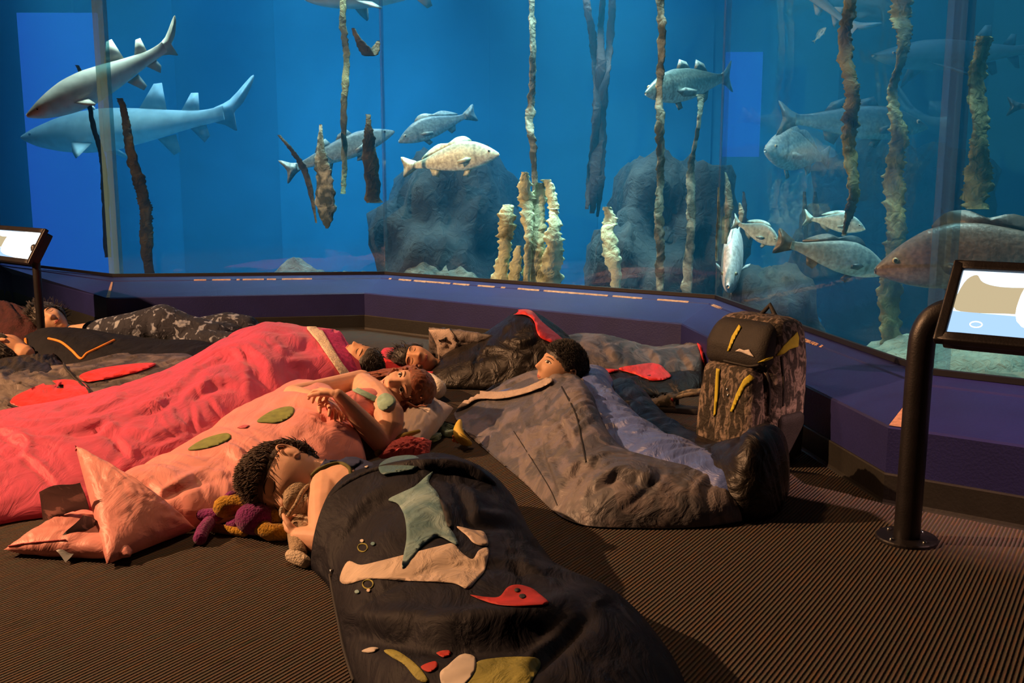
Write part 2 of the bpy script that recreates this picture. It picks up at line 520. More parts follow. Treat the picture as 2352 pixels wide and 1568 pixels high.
for k, p in {1: (-3.75, 7.25), 2: (-2.50, 6.22), 3: (-0.813, 6.38), 4: (1.048, 5.08), 5: (1.32, 3.09)}.items(): GLASS[k] = Vector(p)
def at_off(d):
    """wall line moved towards the tank; the glass line lies at GOFF"""
    if d <= GOFF: return [a + (b - a) * (d / GOFF) for a, b in zip(W, GLASS)]
    return offset_line(GLASS, d - GOFF)
def strip(profile, i):
    """extrudes a (offset, height) profile along wall segment i"""
    n = len(profile)
    vs = []
    for end in (i, i + 1):
        for d, z in profile:
            p = at_off(d)[end]
            vs.append((p.x, p.y, z))
    fs = [(k, k + 1, n + k + 1, n + k) for k in range(n - 1)] + [tuple(range(n - 1, -1, -1)), tuple(range(n, 2 * n)), (n - 1, 0, n, 2 * n - 1)]
    return vs, fs
for i in range(len(W) - 1):
    v, f = strip([(0.0, 0.0), (0.0, KZ - 0.006), (0.006, KZ), (0.33, 0.270), (0.335, 0.276), (GOFF + 0.03, GZ), (GOFF + 0.03, 0.0)], i)
    wl = structure(obj('wall_' + WN[i], v, f, M['wall'], smooth=False))
    v, f = strip([(-0.014, 0.0), (-0.011, 0.004), (-0.008, 0.012), (-0.008, 0.083), (-0.005, 0.087), (0.003, 0.087), (0.003, 0.0)], i)
    structure(obj('baseboard_' + WN[i], v, f, M['base'], smooth=False))
    v, f = strip([(GOFF - 0.02, GZ - 0.006), (GOFF - 0.02, GZ + 0.012), (GOFF + 0.0, GZ + 0.012), (GOFF + 0.0, GZ - 0.006)], i)
    obj('gasket', v, f, M['gasket'], wl, smooth=False)
    v, f = strip([(GOFF, GZ - 0.01), (GOFF, GTOP), (GOFF + 0.03, GTOP), (GOFF + 0.03, GZ - 0.01)], i)
    wn = structure(obj('window_%d' % (i + 1), v, f, M['glass'], smooth=False))
    v, f = strip([(GOFF - 0.1, GTOP), (GOFF - 0.1, 3.05), (GOFF + 0.06, 3.05), (GOFF + 0.06, GTOP)], i)
    obj('header', v, f, M['wall'], wl, smooth=False)
Gl = at_off(GOFF)
Gi = at_off(GOFF + 0.032)
# joints between the panes
tn = 0
for k, (wd, mt) in {1: (0.05, 'seam2'), 2: (0.085, 'seam'), 3: (0.012, 'seam2'), 4: (0.014, 'seam2'), 5: (0.075, 'seam2')}.items():
    p = Gl[k]
    a = (Gl[k - 1] - p).normalized(); b = (Gl[k + 1] - p).normalized()
    nrm = at_off(GOFF + 0.034)[k]
    out = at_off(GOFF - 0.002)[k]
    mb = MB(); mb.prism([out + a * wd * 0.5, out, out + b * wd * 0.5, nrm + b * wd * 0.5, nrm, nrm + a * wd * 0.5][::-1], GZ, GTOP)
    tn += 1
    structure(mb.build('trim_%d' % tn, M[mt], smooth=False))
# worn paint edges on the ledge
wr = [(3, 0.03, 0.40, 0.012), (3, 0.42, 0.95, 0.008), (4, 0.02, 0.10, 0.010), (4, 0.50, 0.66, 0.008), (2, 0.30, 0.75, 0.007)]
for (i, a, b, h) in wr:
    P0 = at_off(0.332); A, B_ = P0[i], P0[i + 1]
    mb = MB(); n = 40
    t = (B_ - A).normalized(); nn = Vector((-t.y, t.x))
    for q in range(n):
        u0 = a + (b - a) * q / n; u1 = a + (b - a) * (q + 1) / n
        if noise.noise(Vector((q * 0.35, i * 3.1, 5))) < -0.22: continue
        hh = h * (0.35 + 0.65 * abs(noise.noise(Vector((q * 0.6, i, 2.0)))) * 2)
        p0 = A + (B_ - A) * u0; p1 = A + (B_ - A) * u1
        mb.add([(p0.x - nn.x * hh, p0.y - nn.y * hh, 0.2712 - hh * 0.15), (p1.x - nn.x * hh, p1.y - nn.y * hh, 0.2712 - hh * 0.15),
                (p1.x + nn.x * .006, p1.y + nn.y * .006, 0.2785), (p0.x + nn.x * .006, p0.y + nn.y * .006, 0.2785)], [(0, 1, 2, 3)])
    mb.build('chipped_paint', M['wall_chip'], bpy.data.objects['wall_' + WN[i]], smooth=False)
# worn seams on the sloped ledge corners
for k, i in ((2, 2), (5, 5)):
    p0 = at_off(0.004)[k]; p1 = at_off(0.31)[k]
    d = (W[k + 1] - W[k]).normalized()
    mb = MB(); n = 14
    for q in range(n):
        u0, u1 = q / n, (q + 1) / n
        a = p0.lerp(p1, u0); b = p0.lerp(p1, u1)
        za = KZ + 0.05 * u0 + 0.0015; zb = KZ + 0.05 * u1 + 0.0015
        w0 = 0.012 + 0.03 * (1 - u0) * (1 if k == 5 else 0.3)
        mb.add([(a.x, a.y, za), (a.x + d.x * w0, a.y + d.y * w0, za), (b.x + d.x * w0 * .8, b.y + d.y * w0 * .8, zb), (b.x, b.y, zb)], [(0, 1, 2, 3)])
    mb.build('worn_corner', M['wall_chip'] if k == 5 else M['wall_chip'], bpy.data.objects['wall_' + WN[i]], smooth=False)

fp = at_off(0.02)
poly = [(p.x, p.y) for p in fp] + [(3.6, -2.5), (-6.5, -2.5), (-6.5, 8.6)]
structure(obj('floor', [(x, y, 0) for x, y in poly], [tuple(range(len(poly)))][::-1], M['carpet'], smooth=False))
fl = bpy.data.objects['floor']
if fl.data.polygons[0].normal.z < 0: fl.data.flip_normals()
cp = [(p.x, p.y) for p in at_off(GOFF)] + [(3.6, -2.5), (-6.5, -2.5), (-6.5, 8.6)]
cm = MB(); cm.prism(cp, 3.05, 3.12); structure(cm.build('ceiling', M['ceiling'], smooth=False))

# ------------------------------------------------------------------ TANK
BACK = [Vector((-7.2, 10.6)), Vector((-4.3, 10.2)), Vector((-1.2, 9.6)), Vector((1.8, 9.2)), Vector((4.6, 7.2)), Vector((5.8, 4.0)), Vector((5.6, 0.2))]
tw = structure(obj('wall_tank', [(p.x, p.y, z) for p in BACK for z in (-0.4, 3.0)],
                   [(2 * i, 2 * i + 1, 2 * i + 3, 2 * i + 2) for i in range(len(BACK) - 1)], M['tank_wall'], smooth=False))
# shallow vertical panels of the tank's back wall
for i in range(len(BACK) - 1):
    a, b = BACK[i], BACK[i + 1]
    L_ = (b - a).length; t = (b - a).normalized(); nn = Vector((t.y, -t.x))
    k = max(1, int(L_ / 0.9))
    for j in range(k):
        d = 0.02 + 0.018 * ((j * 7 + i * 3) % 3)
        p0 = a + t * (L_ * j / k + 0.002); p1 = a + t * (L_ * (j + 1) / k - 0.002)
        mb = MB(); mb.prism([p0, p1, p1 + nn * d, p0 + nn * d], -0.35, 2.98)
        mb.build('wall_panel', M[('tank_wall', 'tank_wall_deep', 'tank_wall_light', 'tank_wall')[(j * 3 + i * 2) % 4]], tw, smooth=False)
wp = [(p.x, p.y) for p in Gi] + [(p.x, p.y) for p in reversed(BACK)]
mb = MB(); mb.prism(wp, -0.38, 2.9)
wo = mb.build('tank_water', M['water'], smooth=False)
tag(wo, 'clear blue seawater filling the aquarium tank', 'water', kind='stuff')
bm = bmesh.new(); bm.from_mesh(wo.data); bmesh.ops.recalc_face_normals(bm, faces=bm.faces); bm.to_mesh(wo.data); bm.free()
structure(obj('floor_tank', [(x, y, -0.36) for x, y in wp], [tuple(range(len(wp)))], M['tank_bed'], smooth=False))

# ================================================================== TANK LIFE
def rock(name, c, size, label, seed, mat='tank_rock', n=56, rough=0.28, cat='rock', flatb=True, tilt=0.0):
    vs = []; fs = []
    k = n // 2
    for i in range(k + 1):
        a = -math.pi / 2 + math.pi * i / k
        for j in range(n):
            t = 2 * math.pi * j / n
            d = Vector((math.cos(a) * math.cos(t), math.cos(a) * math.sin(t), math.sin(a)))
            q = d * 1.6 + Vector((seed * 3.7, seed, 0))
            r = 1 + rough * noise.noise(q) * 1.4 + rough * 0.55 * noise.noise(q * 2.7) + rough * 0.22 * noise.noise(q * 7)
            # squarer shoulders
            b = max(abs(d.x), abs(d.y), abs(d.z)) ** -0.35
            p = Vector((d.x * size[0], d.y * size[1], d.z * size[2])) * r * b
            p.x += tilt * p.z
            vs.append(Vector(c) + p)
    for i in range(k):
        for j in range(n):
            fs.append((i * n + j, i * n + (j + 1) % n, (i + 1) * n + (j + 1) % n, (i + 1) * n + j))
    o = obj(name, vs, fs, M[mat])
    return tag(o, label, cat)
def mound(name, cx, cy, hw, hd, z0, h, ang, label, seed, mat='tank_sand', n=60):
    vs = []; fs = []
    ca, sa = math.cos(ang), math.sin(ang)
    for i in range(n + 1):
        for j in range(n + 1):
            u = -1 + 2 * i / n; v = -1 + 2 * j / n
            e = max(0, 1 - u ** 4) * max(0, 1 - v * v)
            x = u * hw; y = v * hd
            q = Vector((x * 2.2 + seed * 5, y * 2.2, seed))
            z = z0 + h * e ** 0.6 * (1 + 0.25 * noise.noise(q) + 0.12 * noise.noise(q * 3) + 0.06 * noise.noise(q * 8))
            vs.append((cx + x * ca - y * sa, cy + x * sa + y * ca, z))
    m = n + 1
    for i in range(n):
        for j in range(n):
            fs.append((i * m + j, (i + 1) * m + j, (i + 1) * m + j + 1, i * m + j + 1))
    return tag(obj(name, vs, fs, M[mat]), label, 'rock')

def zbase(px, top, Y): return Q(px, top, Y)
# big dark boulders: centre column, top line, distance
def boulder(x0, x1, ytop, Y, depth, label, seed, **k):
    a = Q(x0, ytop, Y); b = Q(x1, ytop, Y)
    hw = (b.x - a.x) / 2; zt = a.z; hz = (zt + 0.36) / 2
    return rock('boulder', ((a.x + b.x) / 2, Y, -0.36 + hz), (hw * 0.96, depth, hz), label, seed, **k)
boulder(872, 1205, 372, 7.55, 0.75, 'large dark rounded boulder behind the white drum fish', 1)
boulder(1380, 1690, 372, 6.75, 0.62, 'tall dark boulder with stepped top behind thin kelp strand', 2, rough=0.34)
boulder(1350, 1500, 545, 6.35, 0.4, 'lower dark boulder at foot of the tall stepped boulder', 5)
boulder(1665, 1865, 612, 5.35, 0.5, 'smooth dark boulder lying behind the black and yellow backpack', 3, rough=0.18)
boulder(1850, 2300, 350, 7.1, 0.35, 'distant dim rock mass behind the fish on the right', 4)
mound('gravel_bank', 2.35, 4.15, 1.25, 0.75, -0.36, 0.55, math.radians(-62), 'algae covered gravel bank along the right window', 11)
mound('gravel_bank', 2.55, 3.0, 1.35, 0.62, -0.36, 0.60, math.radians(-38), 'gravel bank under the right touch screen kiosk', 12)
p = Q(740, 603, 7.2); mound('sand_hump', p.x, 7.2, 0.55, 0.45, -0.36, 0.59, 0.1, 'grey rocky hump at the bottom of the left pane', 13, mat='tank_hump')
p = Q(1010, 603, 6.75); mound('sand_hump', p.x + .05, 6.55, 0.62, 0.35, -0.36, 0.625, -0.65, 'brown rocky hump at the bottom of the middle pane', 14, mat='tank_hump')

# -- glowing blue panels added inside the tank for reflections in the glass
M['blue_glow'] = glow('blue_reflection_glow', (0.03, 0.13, 0.80), 0.62)
def reflection_panel(n, x0, x1, y0, y1, Y):
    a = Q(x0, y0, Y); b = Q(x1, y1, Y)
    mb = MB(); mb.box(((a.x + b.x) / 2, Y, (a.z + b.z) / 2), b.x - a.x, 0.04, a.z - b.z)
    structure(mb.build('window_%d' % n, M['blue_glow'], smooth=False))  # an added glow panel, not a viewing window
reflection_panel(11, 40, 262, 30, 640, 9.35)
reflection_panel(12, 1668, 1742, 120, 360, 8.35)

# ---- kelp
def frond(name, pts, widths, label, mat, Y, thick=0.35, ruff=0.35, seed=0, group=None, steps=None, nseg=14, parts=None, cat='kelp', yaw=0.0, fr=1.0, scal=.22):
    """lofted blade: px points down its length, half widths in px, with a ruffled edge"""
    n = steps or max(24, int(sum(math.dist(pts[i], pts[i + 1]) for i in range(len(pts) - 1)) / 3.2))
    C = catmull([(x, y, w_) for (x, y), w_ in zip(pts, widths)], n)
    sc = Y / F
    vs = []; fs = []
    for i in range(n):
        c = Q(C[i, 0], C[i, 1], Y)
        c.y += 0.03 * math.sin(i * 0.085 + seed)
        tw = yaw + 0.4 * math.sin(i * 0.033 + seed * 2.1)
        wd = max(0.5, C[i, 2]) * sc
        for k in range(nseg):
            t = 2 * math.pi * k / nseg
            e = abs(math.cos(t)) ** 2
            q = Vector((i * 0.21 * fr, math.cos(t) * 1.5 + seed, math.sin(t)))
            rr = 1 + ruff * (0.25 + e) * noise.noise(q) + ruff * 0.5 * e * noise.noise(q * 2.3)
            rr += scal * e ** 2 * (abs(math.sin(i * 0.85 * (0.9 + .15 * math.sin(i * .07)) + (1.2 if math.cos(t) < 0 else 0))) - .3)
            x = math.cos(t) * wd * rr; y = math.sin(t) * wd * thick * (1 + 0.4 * ruff * noise.noise(q * 1.7))
            vs.append((c.x + x * math.cos(tw) - y * math.sin(tw), c.y + x * math.sin(tw) + y * math.cos(tw), c.z + 0.25 * wd * ruff * noise.noise(q + Vector((9, 9, 9)))))
    for i in range(n - 1):
        for k in range(nseg):
            fs.append((i * nseg + k, i * nseg + (k + 1) % nseg, (i + 1) * nseg + (k + 1) % nseg, (i + 1) * nseg + k))
    fs.append(tuple(range(nseg))); fs.append(tuple((n - 1) * nseg + k for k in range(nseg - 1, -1, -1)))
    return tag(obj(name, vs, fs, M[mat]), label, cat, group)
M['kelp_pale'] = blotchy('pale_kelp', (0.24, 0.26, 0.14), (0.68, 0.76, 0.48), scale=9, th=0.42, soft=0.1, rough=0.7, wr=0.5, wscale=25)
M['kelp_olive'] = blotchy('olive_kelp', (0.070, 0.072, 0.022), (0.28, 0.29, 0.13), scale=10, th=0.52, soft=0.14, rough=0.7, wr=0.5, wscale=25)
M['kelp_dark'] = blotchy('dark_kelp', (0.020, 0.018, 0.010), (0.11, 0.085, 0.03), scale=9, th=0.55, soft=0.15, rough=0.7, wr=0.5, wscale=25)
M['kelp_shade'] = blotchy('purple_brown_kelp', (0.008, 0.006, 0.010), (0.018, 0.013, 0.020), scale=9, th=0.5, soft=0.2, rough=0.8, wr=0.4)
M['kelp_green'] = blotchy('grey_green_kelp', (0.07, 0.09, 0.06), (0.50, 0.55, 0.42), scale=12, th=0.56, soft=0.12, rough=0.7, wr=0.5, wscale=25)
gk = 'kelp strands in the tank'
frond('kelp_strand', [(786, -140), (790, 60), (795, 140), (790, 300), (789, 445)], [6, 7, 8, 6, 5], 'thin brown kelp strand hanging beside the boomerang-shaped scrap', 'kelp_olive', 6.9, seed=1)
frond('kelp_frond', [(735, 285), (737, 340), (745, 400), (748, 470), (749, 525)], [3, 10, 18, 20, 3], 'dark diamond shaped kelp leaf crossing the grey fish tail', 'kelp_green', 6.75, seed=2, thick=.3)
frond('kelp_frond', [(846, 262), (848, 290), (848, 330), (853, 400), (857, 466)], [5, 7, 14, 17, 19], 'dark square ended kelp leaf beside the pane joint', 'kelp_dark', 6.75, seed=3, thick=.3)
frond('kelp_vine', [(642, 310), (672, 345), (695, 385), (712, 440), (727, 512)], [3, 5, 8, 6, 2], 'thin dark slanting kelp stem left of the diamond leaf', 'kelp_dark', 6.8, seed=4)
frond('kelp_scrap', [(813, 66), (822, 88), (838, 112), (850, 128), (860, 112), (868, 92)], [4, 8, 15, 14, 11, 3], 'dark boomerang-shaped kelp scrap drifting near the pane joint', 'kelp_dark', 6.75, seed=5, thick=.4, ruff=.2)
frond('kelp_strand', [(1222, -140), (1222, 0), (1223, 120), (1221, 220), (1216, 290), (1224, 340), (1229, 430), (1226, 520)], [6, 7, 7, 7, 9, 7, 6, 4], 'long pale speckled kelp strand above the pale kelp cluster', 'kelp_green', 6.15, seed=6, ruff=.5)
gp = 'pale kelp blades standing in the middle pane'
for i, (pts, wd, lab) in enumerate([
    ([(1165, 470), (1163, 520), (1160, 570), (1150, 620), (1147, 690)], [9, 15, 10, 13, 16], 'leftmost pale kelp blade of the cluster'),
    ([(1191, 563), (1187, 590), (1182, 630), (1178, 690)], [4, 9, 10, 12], 'shortest pale kelp blade, low in the cluster'),
    ([(1205, 395), (1206, 440), (1211, 480), (1214, 540), (1212, 600), (1210, 690)], [5, 13, 14, 8, 6, 6], 'pale kelp blade with curled top, second tallest spot in cluster'),
    ([(1241, 420), (1240, 460), (1232, 520), (1228, 580), (1222, 630), (1218, 700)], [7, 12, 14, 16, 16, 15], 'tall central pale kelp blade with scalloped edges'),
    ([(1254, 412), (1266, 440), (1272, 480)], [8, 10, 9], 'upper loose pale kelp tip at right of the cluster'),
    ([(1272, 480), (1272, 520), (1270, 570), (1267, 630), (1266, 700)], [6, 12, 17, 19, 18], 'broad rightmost pale kelp blade of the cluster'),
    ([(1246, 560), (1243, 620), (1240, 700)], [6, 8, 9], 'narrow pale kelp blade between the two broad ones')]):
    frond('kelp_plant', pts, [a * 1.22 for a in wd], lab, 'kelp_pale', 5.95 - 0.02 * (i % 3), seed=10 + i, ruff=.55, thick=.5, group=gp, fr=1.4)
for i, (pts, wd, lab) in enumerate([
    ([(1340, -140), (1346, 0), (1362, 90), (1372, 200), (1366, 320), (1355, 420), (1347, 480)], [5, 6, 6, 7, 7, 6, 3], 'left shadowy kelp stem of the hanging trio'),
    ([(1386, -140), (1383, 0), (1380, 90), (1378, 200), (1371, 340), (1360, 490)], [5, 5, 6, 9, 11, 4], 'middle shadowy kelp stem of the hanging trio'),
    ([(1402, -140), (1405, 30), (1399, 120), (1386, 200), (1378, 330), (1378, 420), (1373, 498)], [5, 6, 6, 8, 10, 7, 2], 'right shadowy kelp stem of the hanging trio')]):
    frond('kelp_vine', pts, [a * 1.35 for a in wd], lab, 'kelp_shade', 6.35, seed=20 + i, ruff=.25, scal=.1)
frond('kelp_strand', [(1512, -140), (1516, 0), (1519, 100), (1516, 220), (1514, 300), (1519, 400), (1512, 500), (1518, 600), (1515, 710)], [8, 8, 8, 8, 9, 9, 10, 9, 8], 'long green kelp strand crossing the cyan fish head', 'kelp_green', 5.75, seed=25, ruff=.45)
frond('kelp_plant', [(1395, 475), (1403, 500), (1397, 530), (1408, 580), (1411, 620), (1416, 670)], [7, 13, 12, 18, 14, 9], 'single pale wavy kelp blade right of the bright blue gap', 'kelp_pale', 5.95, seed=26, ruff=.55, thick=.5)
frond('kelp_strand', [(1612, 215), (1606, 260), (1594, 340), (1588, 400), (1587, 500), (1581, 590), (1580, 700)], [9, 6, 5, 9, 9, 10, 12], 'dim kelp strand in front of the tall stepped boulder', 'kelp_green', 5.95, seed=27, ruff=.4)
frond('kelp_strand', [(1948, -140), (1950, 0), (1945, 90), (1950, 200), (1955, 280), (1955, 380), (1956, 460), (1944, 540)], [11, 12, 14, 14, 16, 16, 14, 4], 'thick olive kelp strand ending above the pale cyan fish', 'kelp_olive', 4.45, seed=28, ruff=.45, fr=1.6)
frond('kelp_strand', [(2068, -140), (2073, 0), (2072, 60), (2063, 160), (2052, 230), (2060, 330), (2058, 430), (2052, 560), (2046, 680), (2048, 830)], [18, 20, 18, 12, 13, 17, 20, 20, 26, 26], 'tall thick olive kelp strand rooted behind the brown drum', 'kelp_olive', 4.75, seed=29, ruff=.45, fr=1.6)
frond('kelp_strand', [(2254, 85), (2252, 150), (2249, 230), (2243, 320), (2250, 400), (2245, 480)], [16, 20, 24, 20, 27, 25], 'broad blunt topped kelp strand rising behind the brown drum', 'kelp_olive', 4.5, seed=30, ruff=.45, fr=1.6)
frond('kelp_strand', [(178, 150), (196, 200), (214, 270), (230, 350), (240, 450), (252, 590)], [4, 5, 6, 8, 9, 7], 'thin purple-brown kelp strand left of the thick pane joint', 'kelp_shade', 6.9, seed=31, ruff=.3)
frond('kelp_strand', [(272, 225), (290, 290), (308, 370), (326, 450), (338, 540), (348, 660)], [8, 11, 12, 13, 12, 9], 'brown slanting kelp strand right of the thick pane joint', 'kelp_dark', 6.75, seed=32, ruff=.3)
for i, (pts, wd, lab) in enumerate([
    ([(1668, 395), (1672, 440), (1668, 500), (1664, 560)], [2, 8, 9, 6], 'pale pointed kelp leaf above the fish facing out'),
    ([(1698, 465), (1700, 490), (1694, 520)], [2, 6, 4], 'small pale kelp leaf right of the pointed one'),
    ([(1648, 430), (1650, 520), (1648, 600)], [2, 4, 3], 'sliver of pale kelp against the right pane joint')]):
    frond('kelp_frond', pts, wd, lab, 'kelp_green', 5.2, seed=40 + i, ruff=.4, thick=.4)
for i, (pts, wd, lab) in enumerate([
    ([(1851, 440), (1852, 500), (1850, 560)], [3, 7, 3], 'left dim dark kelp stalk behind the cyan fish pair'),
    ([(1876, 440), (1874, 490), (1872, 530)], [3, 8, 3], 'right dim dark kelp stalk behind the cyan fish pair'),
    ([(1708, 440), (1708, 480), (1706, 520)], [2, 5, 2], 'small dim dark kelp stalk left of the cyan fish')]):
    frond('kelp_shoot', pts, wd, lab, 'kelp_shade', 5.9, seed=45 + i, ruff=.3, thick=.4)

# ---- fish
PROF = {
    'drum': [(0, -.02, .010, .008), (.02, -.018, .026, .018), (.06, -.010, .050, .032), (.13, .0, .085, .048), (.22, .010, .116, .058), (.34, .016, .134, .063), (.46, .012, .124, .058), (.60, .006, .092, .044), (.72, .0, .056, .028), (.80, -.002, .036, .016), (.87, -.002, .032, .008)],
    'bass': [(0, -.008, .008, .006), (.03, -.006, .024, .016), (.09, -.002, .048, .030), (.18, .004, .075, .045), (.30, .006, .092, .052), (.45, .004, .090, .050), (.60, .002, .070, .040), (.74, .0, .044, .024), (.82, 0, .030, .012), (.88, 0, .028, .007)],
    'bream': [(0, -.03, .010, .008), (.02, -.026, .032, .018), (.07, -.012, .075, .034), (.15, .004, .125, .048), (.26, .014, .160, .056), (.40, .014, .165, .056), (.55, .008, .125, .046), (.68, .002, .072, .028), (.78, .0, .040, .014), (.86, 0, .036, .008)],
    'shark': [(0, .004, .006, .010), (.03, .0, .018, .028), (.08, -.002, .034, .048), (.16, -.002, .052, .060), (.26, .0, .066, .064), (.38, .0, .068, .060), (.52, .002, .054, .046), (.64, .004, .038, .032), (.74, .006, .026, .020), (.80, .008, .022, .014), (.87, .018, .022, .008)],
}
FINS = {   # outlines in (s, height) of the body length
    'drum': [('f', [(.84, .03), (.90, .06), (1.0, .10), (.985, .0), (1.0, -.10), (.90, -.06), (.84, -.03)]),
             ('f', [(.26, .12), (.31, .185), (.40, .19), (.46, .165), (.50, .15), (.60, .155), (.72, .10), (.78, .04), (.5, .10)]),
             ('f', [(.60, -.08), (.64, -.14), (.70, -.12), (.72, -.05)]), ('f', [(.28, -.10), (.34, -.18), (.39, -.16), (.36, -.11)])],
    'bass': [('f', [(.85, .025), (.91, .05), (1.0, .105), (.965, .0), (1.0, -.10), (.91, -.05), (.85, -.025)]),
             ('f', [(.34, .09), (.38, .145), (.46, .125), (.50, .085)]), ('f', [(.54, .075), (.57, .13), (.66, .10), (.70, .05)]),
             ('f', [(.58, -.065), (.62, -.125), (.68, -.10), (.70, -.05)]), ('f', [(.30, -.08), (.34, -.13), (.39, -.12), (.37, -.08)])],
    'bream': [('f', [(.83, .03), (.90, .075), (1.0, .14), (.955, .0), (1.0, -.13), (.90, -.075), (.83, -.03)]),
              ('f', [(.24, .155), (.30, .215), (.46, .215), (.62, .16), (.72, .09), (.5, .12)]),
              ('f', [(.54, -.115), (.58, -.18), (.68, -.12), (.72, -.05)]), ('f', [(.24, -.14), (.30, -.22), (.35, -.20), (.33, -.14)])],
    'shark': [('f', [(.82, .035), (.90, .065), (1.0, .145), (1.005, .125), (.955, .05), (.905, .005), (.915, -.055), (.87, -.03), (.82, -.01)]),
              ('f', [(.52, .055), (.595, .125), (.63, .125), (.635, .04)]), ('f', [(.69, .03), (.745, .085), (.775, .083), (.77, .02)]),
              ('f', [(.72, -.02), (.775, -.07), (.80, -.065), (.79, -.012)]), ('f', [(.58, -.045), (.64, -.10), (.67, -.09), (.66, -.035)])],
}
M['fish'] = vcol_mat('fish_scales', rough=0.38)
M['shark'] = vcol_mat('shark_skin', rough=0.55, nscale=14, amt=0.15, spec=0.3)
M['fish_eye'] = plain('fish_eye', (0.01, 0.01, 0.008), rough=0.1)
M['fish_eye_ring'] = plain('fish_eye_ring', (0.55, 0.45, 0.25), rough=0.3)
def fish(name, label, nose, tail, kind, back, side, belly, fin, group=None, bend=0.0, roll=0.0, pect=True, eye=True, fat=1.0, bars=0.0):
    """one fish: body and fins one mesh, coloured dark above and light below as the animal is"""
    nose, tail = Vector(nose), Vector(tail)
    ax = tail - nose; L = ax.length; ax.normalize()
    side_v = ax.cross(Vector((0, 0, 1))); side_v.normalize()
    up = side_v.cross(ax).normalized()
    if roll:
        R_ = Matrix.Rotation(roll, 3, ax); side_v = R_ @ side_v; up = R_ @ up
    def T(s, z, y):
        b = bend * math.sin(math.pi * min(1, s) * 1.2 - 0.4) * s
        return nose + ax * (s * L) + up * (z * L) + side_v * ((y + b) * L)
    n, m = 34, 24
    P = np.array(PROF[kind]); ss = np.linspace(0, 1, n) ** 1.25 * P[-1, 0]
    zc = np.interp(ss, P[:, 0], P[:, 1]); hh = np.interp(ss, P[:, 0], P[:, 2]) * fat; hw = np.interp(ss, P[:, 0], P[:, 3]) * fat
    # smooth profile
    for a in (zc, hh, hw):
        a[1:-1] = (a[:-2] + 2 * a[1:-1] + a[2:]) / 4
    vs, fs, cs = [], [], []
    for i in range(n):
        for k in range(m):
            t = 2 * math.pi * k / m
            y = math.cos(t) * hw[i]; z = math.sin(t)
            z2 = zc[i] + (abs(z) ** 0.95) * math.copysign(1, z) * hh[i]
            vs.append(T(ss[i], z2, y))
            if z > 0.25: c = [side[q] + (back[q] - side[q]) * min(1, (z - 0.25) / 0.45) for q in range(3)]
            else: c = [belly[q] + (side[q] - belly[q]) * min(1, max(0, (z + 0.65) / 0.75)) for q in range(3)]
            if bars: 
                f_ = 1 - bars * (0.5 + 0.5 * math.sin(ss[i] * 40))
                c = [x * f_ for x in c]
            if kind != 'shark' and abs(ss[i] - .215) < .012 and abs(z) < .75: c = [x * 0.62 for x in c]     # gill cover edge
            cs.append((*c, 1))
    for i in range(n - 1):
        for k in range(m):
            fs.append((i * m + k, i * m + (k + 1) % m, (i + 1) * m + (k + 1) % m, (i + 1) * m + k))
    fs.append(tuple(range(m))); fs.append(tuple((n - 1) * m + k for k in range(m - 1, -1, -1)))
    def add_fin(outline3, thick):
        """outline3: 3D points; lens thickness along the side vector"""
        k0 = len(vs); k = len(outline3)
        c0 = sum(outline3, Vector()) / k
        nrm = Vector()
        for i in range(k): nrm += (outline3[i] - c0).cross(outline3[(i + 1) % k] - c0)
        nrm.normalize()
        for p in outline3: vs.append(p); cs.append((*fin, 1))
        for sg in (1, -1):
            vs.append(c0 + nrm * thick * sg); cs.append((*[x * 1.05 for x in fin], 1))
            ci = len(vs) - 1
            for i in range(k):
                f_ = (k0 + i, k0 + (i + 1) % k, ci)
                fs.append(f_ if sg > 0 else f_[::-1])
    for _, pl in FINS[kind]:
        pl2 = [(a.x, a.y) for a in spline_poly(pl, 3)] if len(pl) > 4 else pl
        add_fin([T(s, z * (fat if s < .8 else 1), 0) for s, z in pl2], 0.006 * L)
    if pect:
        for sg in (-1, 1):
            if kind == 'shark':
                pts = [T(.24, -.03, sg * .05), T(.30, -.085, sg * .15), T(.345, -.115, sg * .205), T(.355, -.105, sg * .195), T(.335, -.05, sg * .06)]
            else:
                pts = [T(.25, -.02, sg * .055), T(.30, -.005, sg * .085), T(.39, -.03, sg * .11), T(.385, -.065, sg * .10), T(.30, -.06, sg * .065)]
            add_fin(pts, 0.006 * L)
    root = thing(name, nose.lerp(tail, .45), label, 'shark' if kind == 'shark' else 'fish', group)
    o = obj('body', vs, fs, M['shark' if kind == 'shark' else 'fish'], root)
    at = o.data.color_attributes.new('pattern', 'FLOAT_COLOR', 'POINT')
    at.data.foreach_set('color', np.array(cs, dtype=np.float32).ravel())
    if eye:
        for sg in (-1, 1):
            s_ = .085 if kind != 'shark' else .07
            e_w = float(np.interp(s_, P[:, 0], P[:, 3])) * fat
            mb = MB(); mb.ball(T(s_, .022 if kind != 'shark' else .008, sg * e_w * .86), .014 * L if kind != 'shark' else .007 * L, 10)
            r = mb.build('eye', M['fish_eye_ring'], root)
            mb = MB(); mb.ball(T(s_, .022 if kind != 'shark' else .008, sg * (e_w * .86 + .008)), .0095 * L if kind != 'shark' else .005 * L, 10)
            mb.build('pupil', M['fish_eye'], r)
    return root
CY = ((.20, .34, .36), (.34, .54, .54), (.62, .88, .84), (.30, .48, .47))
GR = ((.11, .15, .17), (.20, .27, .28), (.50, .62, .62), (.20, .26, .27))
DK = ((.05, .08, .10), (.10, .16, .18), (.38, .55, .52), (.05, .08, .10))
CR = ((.55, .60, .46), (.76, .82, .60), (.82, .90, .72), (.66, .72, .54))
BR = ((.17, .14, .12), (.27, .20, .16), (.46, .40, .36), (.06, .05, .045))
SH = ((.50, .48, .42), (.58, .55, .47), (.88, .86, .76), (.70, .66, .56))
